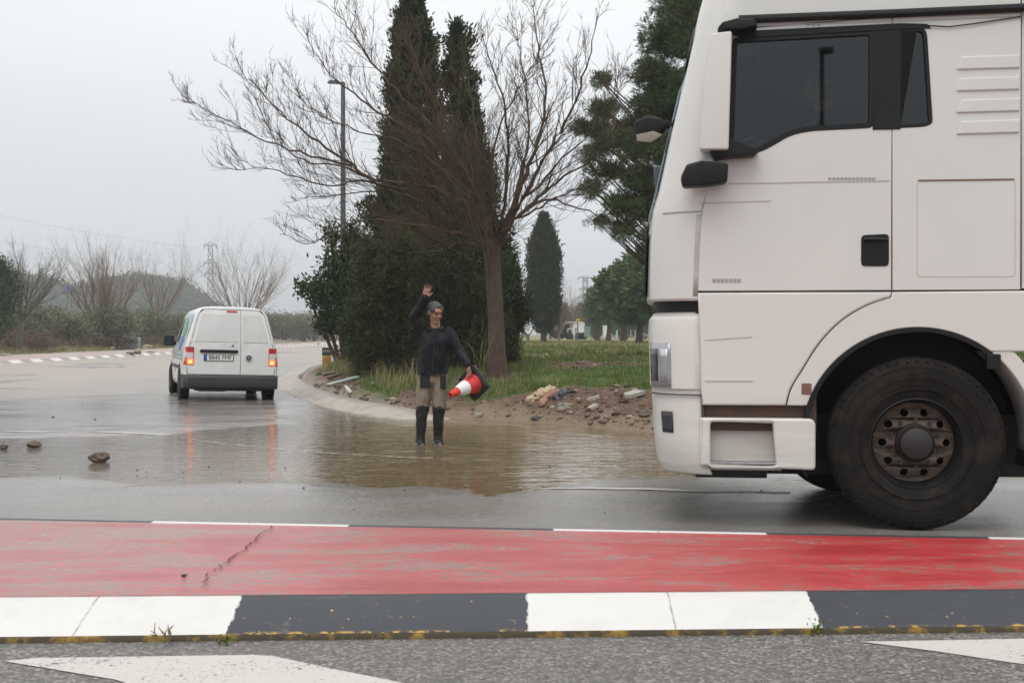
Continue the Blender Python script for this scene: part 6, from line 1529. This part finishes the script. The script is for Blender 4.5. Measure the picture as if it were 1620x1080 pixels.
for i, (a, b, lab) in enumerate([(t1[0], (-170, 250, 44), 'upper power line running left from the left pylon'), (t1[2], (-175, 250, 37), 'middle power line running left from the left pylon'), (t1[1], (40, 470, 26), 'upper power line running right from the left pylon'), (t1[3], (38, 470, 21), 'middle power line running right from the left pylon')]):
    a = Vector(a); b = Vector(b); mb = MB(); mb.tube([a.lerp(b, k/14)-Vector((0, 0, 12*(k/14)*(1-k/14)*1.2)) for k in range(15)], .02, 4); tag(mb.build('power_line', WR), lab, 'power line')

# far parked lorry, its sign, box and small posts
d = 150; z = .55
fl = empty('parked_lorry', (at(908, d), d, z), (0, 0, 0), 'far white lorry with raised roof deflector parked beyond the lawn', 'lorry'); s = d/FPX; wt = plain('far_white', (.66, .66, .64), .5, .08)
mb = MB(); mb.box(((914.5-908)*s, 1.5, 16*s), (19*s, 5, 24*s)); mb.build('box_body', wt, fl, bevel=.08)
mb = MB(); mb.box(((901-908)*s, 0, 11.5*s), (8*s, 2.2, 15*s)); cb = mb.build('cab', plain('far_cab_grey', (.40, .41, .43), .5), fl, bevel=.1)
mb = MB(); mb.box(((901-908)*s, -1.13, 14*s), (5*s, .05, 6*s)); mb.build('cab_window', MAT['glassdark'], cb)
mb = MB(); mb.prism([(-18*s, 26*s), (-17*s, 24*s), (-8*s, 27.5*s), (13*s, 28*s), (13*s, 29.5*s), (-12*s, 29.5*s)], -1.1, 1.1); mb.build('raised_canopy', wt, fl, bevel=.04)
for px in (900, 915, 922):
    mb = MB(); mb.tube([((px-908)*s, -1.3, .45), ((px-908)*s, -1.0, .45)], .45, 14); mb.build('wheel', MAT['rubber'], fl)
d = 120
def post_sign(px, d, top, bot, w_, h_, col, label, cat, name, pole=.05):
    x = at(px, d); z = vz(x, d); s = d/FPX; t = empty(name, (x, d, z-.05), label=label, cat=cat); zt_ = ph(top, d)-z
    mb = MB(); mb.tube([(0, 0, -.1), (0, 0, zt_)], pole, 8); mb.build('pole', GZ, t)
    mb = MB(); mb.box((0, -.06, zt_-h_*s/2), (w_*s, .04, h_*s)); mb.build('sign_panel', plain(name+'_face', col, .5), t, bevel=.01); return t
post_sign(914, d, 503, 530, 6, 4, (.60, .36, .03), 'small yellow sign on a thin post before the parked white lorry', 'road sign', 'road_sign')
post_sign(911, 112, 518, 530, 3.5, 2, (.25, .12, .06), 'low brown sign left of the yellow sign post', 'road sign', 'low_sign')
def box_thing(name, px, d, py0, py1, w_, mat, label, cat, dep=1.0):
    x = at(px, d); s = d/FPX; z0_ = ph(py1, d); z1_ = ph(py0, d); t = empty(name, (x, d, z0_), label=label, cat=cat)
    mb = MB(); mb.box((0, 0, (z1_-z0_)/2-.1), (w_*s, dep, z1_-z0_+.2)); mb.build('cabinet', mat, t, bevel=.03)
    mb = MB(); mb.box((0, 0, z1_-z0_+.03), (w_*s*1.06, dep*1.06, .08)); mb.build('lid', mat, t, bevel=.02); return t
box_thing('white_cabinet', 959.5, 118, 516, 529, 11, wt, 'white square cabinet standing under the rounded pines', 'cabinet')
box_thing('green_cabinet', 929, 135, 517, 530, 9, plain('grey_green', (.16, .20, .19), .7), 'grey green cabinet right of the parked white lorry', 'cabinet')
for i, px in enumerate((968, 976, 985, 998, 1005)):
    d = 105; x = at(px, d); z = vz(x, d); t = empty('stake', (x, d, z-.05), label=['short pale stake just right of the white cabinet', 'wide pale post, left of two under the rounded pines', 'wide pale post, right of two under the rounded pines', 'thin pale stake, second from the lorry front', 'thin pale stake nearest the lorry front'][i], cat='stake')
    mb = MB(); mb.box((0, 0, .45), (.14 if i in (1, 2) else .06, .06, 1.0 if i else .5)); mb.build('stake_shaft', plain('pale_stake', (.42, .45, .46), .7), t, bevel=.01)
# blue hoarding far left
x = at(110, 300); s = 300/FPX
bs = empty('blue_sign', (x, 300, .5), label='distant blue sign panel seen through the orange bare tree', cat='sign'); zc = ph(457, 300)-.5
mb = MB(); mb.tube([(-.5, 0, -.5), (-.5, 0, zc)], .12, 8); mb.tube([(.5, 0, -.5), (.5, 0, zc)], .12, 8); mb.build('pole', GZ, bs)
mb = MB(); mb.box((0, -.2, zc), (9*s, .15, 10*s), Matrix.Rotation(R(-20), 3, 'Y')); mb.build('sign_panel', plain('sign_blue', (.07, .13, .55), .5), bs, bevel=.05)

# ---- stones
ST = [plain('stone_brown', (.11, .08, .055), .75, .45, 9, .6, 40), plain('stone_pale', (.27, .22, .165), .7, .3, 9, .5, 40), plain('stone_grey', (.22, .20, .17), .75, .35, 9, .5, 40), plain('stone_dark', (.04, .035, .03), .6, .3)]
def rock_mesh(r, seed, k=3):
    bm = bmesh.new(); bmesh.ops.create_icosphere(bm, subdivisions=k, radius=1)
    for v in bm.verts:
        n_ = mnoise.noise(v.co*1.3+Vector((seed*7.7, 0, 0)))*.45+mnoise.noise(v.co*3.1+Vector((seed, 3, 0)))*.18+mnoise.noise(v.co*7+Vector((seed, 9, 0)))*.06
        v.co = v.co*(1+n_); v.co.x *= r[0]; v.co.y *= r[1]; v.co.z *= r[2]
    me = bpy.data.meshes.new('rock'); bm.to_mesh(me); bm.free(); return me
def rock(px, py, wpx, hpx, mat, label, seed, z=0.0, dep=None, name='rock', cat='rock', d=None):
    p = G(px, py, z); s = p.y/FPX; w_ = wpx*s/2; h_ = hpx*s/2
    o = link(name, rock_mesh((w_, w_*.8, h_), seed), mat, None, False); o.location = (p.x, p.y, z+h_*.55); o.rotation_euler = (0, 0, seed*1.3); return tag(o, label, cat)
rock(157, 729, 33, 17, ST[0], 'largest brown lump of mud and stone lying in the left puddle', 3); rock(54, 706, 24, 11, ST[0], 'smaller brown lump in the puddle left of the largest lump', 7); rock(6, 709, 14, 8, ST[3], 'dark lump in the puddle at the very left edge', 9)
pb = None; q = random.Random(21)
for i, (px, py) in enumerate([(217, 746), (232, 748), (290, 750), (350, 750), (443, 750), (451, 740), (379, 763), (592, 817), (788, 790), (957, 812), (1205, 778), (95, 757), (130, 640), (150, 664), (84, 660), (700, 765), (560, 806), (870, 742), (905, 750), (480, 772), (60, 745), (330, 737), (860, 768), (640, 776)]):
    p = G(px, py); r = q.uniform(.010, .022)
    if pb is None: pb = link('pebble', rock_mesh((1, .8, .6), 4, 2), ST[3]); o = pb
    else: o = pb.copy(); C.objects.link(o)
    s = p.y/FPX*q.uniform(1.3, 2.4); o.location = (p.x, p.y, float(road_z(np.array([p.x]), np.array([p.y]))[0])+s*.4+(.045 if 12 < p.y < 17 else 0)); o.scale = (s, s, s*.8); o.rotation_euler = (0, 0, q.uniform(0, 6)); tag(o, 'tiny dark pebble lying on the wet road', 'pebble', 'pebbles scattered on the wet road')
o = pb.copy(); C.objects.link(o); p = G(291, 912, .13); o.location = p+Vector((0, 0, .006)); o.scale = (.014, .012, .012); tag(o, 'single dark pebble on the pink island paint beside the crack', 'pebble'); o['group'] = 'pebble on the island'
# clumps of stones on the bank
def bank(px, py):
    """ray from the camera to the bank surface"""
    for d in np.arange(13, 60, .05):
        p = D(px, py, d)
        if p.z < vz(p.x, p.y): return p
    return D(px, py, 30)
named = [(893, 640, 26, 17, 1, 'round grey green boulder under the rag on the bank', 2), (904, 652, 8, 4, 1, 'white chip stone below the round boulder', None), (912, 667, 9, 4, 1, 'pale flat stone near the waterline below the boulder', None), (886, 668, 4, 4, 1, 'small white stone at the waterline left of the flat stone', None),
         (958, 658, 9, 7, 1, 'pale ochre stone right of the boulder', None), (966, 666, 7, 5, 1, 'ochre stone touching the pale ochre one', None), (984, 659, 13, 5, 1, 'long pale stone near the lorry front', None), (1005, 615, 12, 5, 1, 'cream stone high on the bank near the lorry', None),
         (848, 660, 16, 9, 3, 'dark wet clod at the waterline left of the boulder', None), (935, 645, 18, 9, 0, 'brown clod right of the boulder', None), (825, 636, 7, 5, 1, 'white pebble pair on the bank right of the cone', None), (590, 606, 9, 7, 2, 'rounded stone in the grass left of the man', None), (579, 630, 12, 8, 0, 'brown stone at the grass foot left of the man', None),
         (714, 618, 14, 12, 0, 'brown boulder just left of the cone tip', None), (500, 608, 14, 9, 2, 'pale stone at the kerb corner beside the board', None), (628, 612, 5, 4, 1, 'white stone in the grass left of the man', None), (1020, 650, 22, 14, 0, 'brown clod partly behind the lorry front', None), (838, 628, 6, 4, 1, 'white stone left of the beige cloth', None), (758, 655, 16, 12, 2, 'muddy stone below the bare tree', None), (748, 560, 6, 4, 1, 'pale stone in the grass before the trunk', None)]
for i, (px, py, w_, h_, mi, lab, m2) in enumerate(named):
    p = bank(px, py+h_/2); s = p.y/FPX; o = link('rock', rock_mesh((w_*s/2, w_*s*.4, h_*s/2), i+11), ST[m2 if m2 is not None else mi]); o.location = (p.x, p.y+.03, p.z+h_*s*.22); o.rotation_euler = (0, 0, i*.3); tag(o, lab, 'rock')
# loose gravel on the soil: uncountable
N_ = 9000; X, Y = scatter(N_*4, -6, 9, 14, 30); m_ = (soilmask(X, Y) > .5) & (verge_sd(X, Y) > .12); X = X[m_][:N_]; Y = Y[m_][:N_]; Z = verge_z(X, Y)
base_me = rock_mesh((1, 1, .7), 2, 1); bv = np.array([v.co[:] for v in base_me.vertices]); bf = np.array([p.vertices[:] for p in base_me.polygons])
sz = .008+.055*rng.random(len(X))**5; an = rng.uniform(0, 6.28, len(X)); c_, s_ = np.cos(an), np.sin(an)
V = bv[None]*sz[:, None, None]*np.array([1.3, .8, .8]); V = np.stack([V[..., 0]*c_[:, None]-V[..., 1]*s_[:, None], V[..., 0]*s_[:, None]+V[..., 1]*c_[:, None], V[..., 2]], -1)+np.stack([X, Y, Z], -1)[:, None]
gr = NT('mixed_gravel'); gi = gr.n('NewGeometry').outputs['Random Per Island']; MAT['gravel'] = gr.fin(gr.ramp(gi, [(.1, (.07, .042, .026)), (.7, (.13, .088, .057)), (.92, (.20, .15, .11)), (.99, (.38, .33, .27))]), .8)
tag(link('gravel', npmesh('gravel', V.reshape(-1, 3), (bf[None]+np.arange(len(X))[:, None, None]*len(bv)).reshape(-1, 3)), MAT['gravel']), 'loose gravel and clods on the washed out bank', 'gravel', kind='stuff')

# ---- debris
def cloth(name, pix, mat, label, cat, th=.05, z_up=.12, seed=1):
    mb = MB(); P = [bank(*p) for p in pix]; r0 = P[0].y/FPX
    for a, b in zip(P[:-1], P[1:]): mb.limb(a+Vector((0, 0, z_up)), th, b+Vector((0, 0, z_up)), th*.9, 10)
    me = remeshed(mb, .012, 2, .045, 11); o = link(name, me, mat, None, True); return tag(o, label, cat)
cloth('sack', [(838, 638), (850, 630), (862, 622), (872, 620)], plain('beige_sacking', (.42, .33, .22), .95, .3, 14, .6, 40), 'crumpled beige sack draped over the soil bank', 'sack', .075, .03)
cloth('rag', [(858, 643), (862, 634), (876, 626), (886, 624)], plain('tan_rag', (.27, .15, .10), .95, .3, 14, .6, 40), 'brown rag bunched against the beige sack', 'rag', .055, .04)
cloth('bin_bag', [(882, 632), (888, 624), (900, 622)], plain('slate_plastic', (.045, .05, .07), .3, .4, 14, .4, 40), 'torn dark plastic bag beside the beige sack', 'bag', .06, .03)
def board(name, pix, w_, th, mat, label, cat, up=.03, parts=None):
    P = [bank(*p)+Vector((0, 0, up)) for p in pix]; a, b = P[0], P[-1]; t = (b-a).normalized(); sd_ = t.cross(Vector((0, 0, 1))).normalized(); n_ = sd_.cross(t)
    M_ = Matrix((t, sd_, n_)).transposed(); mb = MB(); mb.box((a+b)/2, ((b-a).length, w_, th), M_); return tag(mb.build(name, mat, bevel=.006), label, cat)
PG = plain('pale_green_panel', (.42, .50, .46), .4, .15, 6); WD = plain('weathered_plank', (.24, .19, .15), .9, .3, 20); CN = plain('broken_concrete', (.34, .31, .27), .9, .25, 9, .5, 30)
board('sheet_panel', [(518, 612), (545, 606), (566, 599)], .26, .03, PG, 'pale green sheet lying slanted on the debris behind the kerb', 'panel', .05)
board('plank', [(510, 595), (531, 592)], .14, .05, WD, 'short grey plank lying beside the marker post', 'plank', .06)
board('plank', [(520, 602), (537, 596)], .10, .04, plain('brown_plank', (.12, .07, .045), .9, .3, 20), 'dark brown plank between the grey plank and the green sheet', 'plank', .06)
board('concrete_slab', [(930, 637), (948, 630)], .16, .05, CN, 'tilted slab of broken concrete, left of two on the bank', 'slab', .03)
board('concrete_slab', [(990, 630), (1012, 623)], .20, .06, CN, 'tilted slab of broken concrete, right of two beside the lorry', 'slab', .03)
board('concrete_slab', [(932, 650), (944, 644)], .12, .05, CN, 'small concrete fragment below the left slab', 'slab', .03)
a = bank(555, 621); b = bank(559, 609); bt = empty('plastic_bottle', a, label='white plastic bottle propped upright in the debris behind the kerb', cat='bottle'); v = (b-a); v = Vector((v.x, 0, .13))
mb = MB(); Mq = v.to_track_quat('Z', 'Y').to_matrix().to_4x4(); mb.lathe([(0, 0), (.035, .005), (.037, .02), (.037, .12), (.016, .16), (.014, .17)], 14, Mq); mb.build('bottle_body', plain('white_plastic', (.68, .69, .66), .35), bt, True)
mb = MB(); mb.lathe([(.017, .168), (.017, .19), (0, .19)], 12, Mq); mb.build('cap', plain('cap_white', (.5, .5, .48), .4), bt, True)
# debris on the left median
for i, (px, py, w_, h_, mt_, lab) in enumerate([(218, 553, 11, 9, ST[1], 'pale clod of debris standing on the pink median'), (210, 557, 22, 4, ST[0], 'flat brown driftwood pile on the pink median'), (233, 547, 14, 9, ST[1], 'pale heap of rubble beyond the median, left of the van'), (238, 556, 14, 2, ST[0], 'thin dark branch lying right of the pale clod'), (178, 549, 6, 5, ST[1], 'small pale heap left of the grey bins'), (10, 560, 20, 5, ST[2], 'low pale debris at the roadside on the far left'), (35, 549, 10, 5, ST[1], 'pale stone heap at the foot of the forked bare tree')]):
    p = G(px, py+h_/2, .15); s = p.y/FPX; o = link('debris_heap', rock_mesh((w_*s/2, w_*s*.4, h_*s/2), i+31), mt_); o.location = (p.x, p.y, .15+h_*s*.2 if p.x > -34 else lz(p.x, p.y)+.1); tag(o, lab, 'debris')
# dry stalks beside the trunk
for i, (px, d) in enumerate([(758, 24.0), (765, 24.3), (833, 25.2)]):
    x = at(px, d); z = vz(x, d); q = random.Random(i); L = []; t = empty('dry_stalk', (x, d, z), label=['thin dry stalk nearer the man, left of the bare trunk', 'thin dry stalk right against the bare trunk', 'sprig of dry stems right of the bare trunk'][i], cat='dry plant')
    for k in range(3): grow(L, (q.uniform(-.05, .05), 0, -.03), (q.uniform(-.25, .25), 0, 1), q.uniform(.6, 1.0), .006, 0, [(4, .06, 4, .35, 25), (3, .1, 0, .5, 25)], .1, q)
    branches_mesh('stem', L, MAT['straw'], t)
# ---- haze: even air from below the ground to above the highest thing
hz = MB(); hz.box((-20, 850, 24), (1560, 2300, 53)); hm_ = bpy.data.materials.new('haze_air'); hm_.use_nodes = True; t_ = hm_.node_tree; t_.nodes.clear()
o_ = t_.nodes.new('ShaderNodeOutputMaterial'); v_ = t_.nodes.new('ShaderNodeVolumePrincipled'); v_.inputs['Color'].default_value = (.93, .95, .97, 1); v_.inputs['Density'].default_value = .0008; v_.inputs['Anisotropy'].default_value = .2
t_.links.new(v_.outputs[0], o_.inputs['Volume'])
HAZE = tag(hz.build('haze', hm_), 'thin rainy haze in the air', 'haze', kind='stuff')
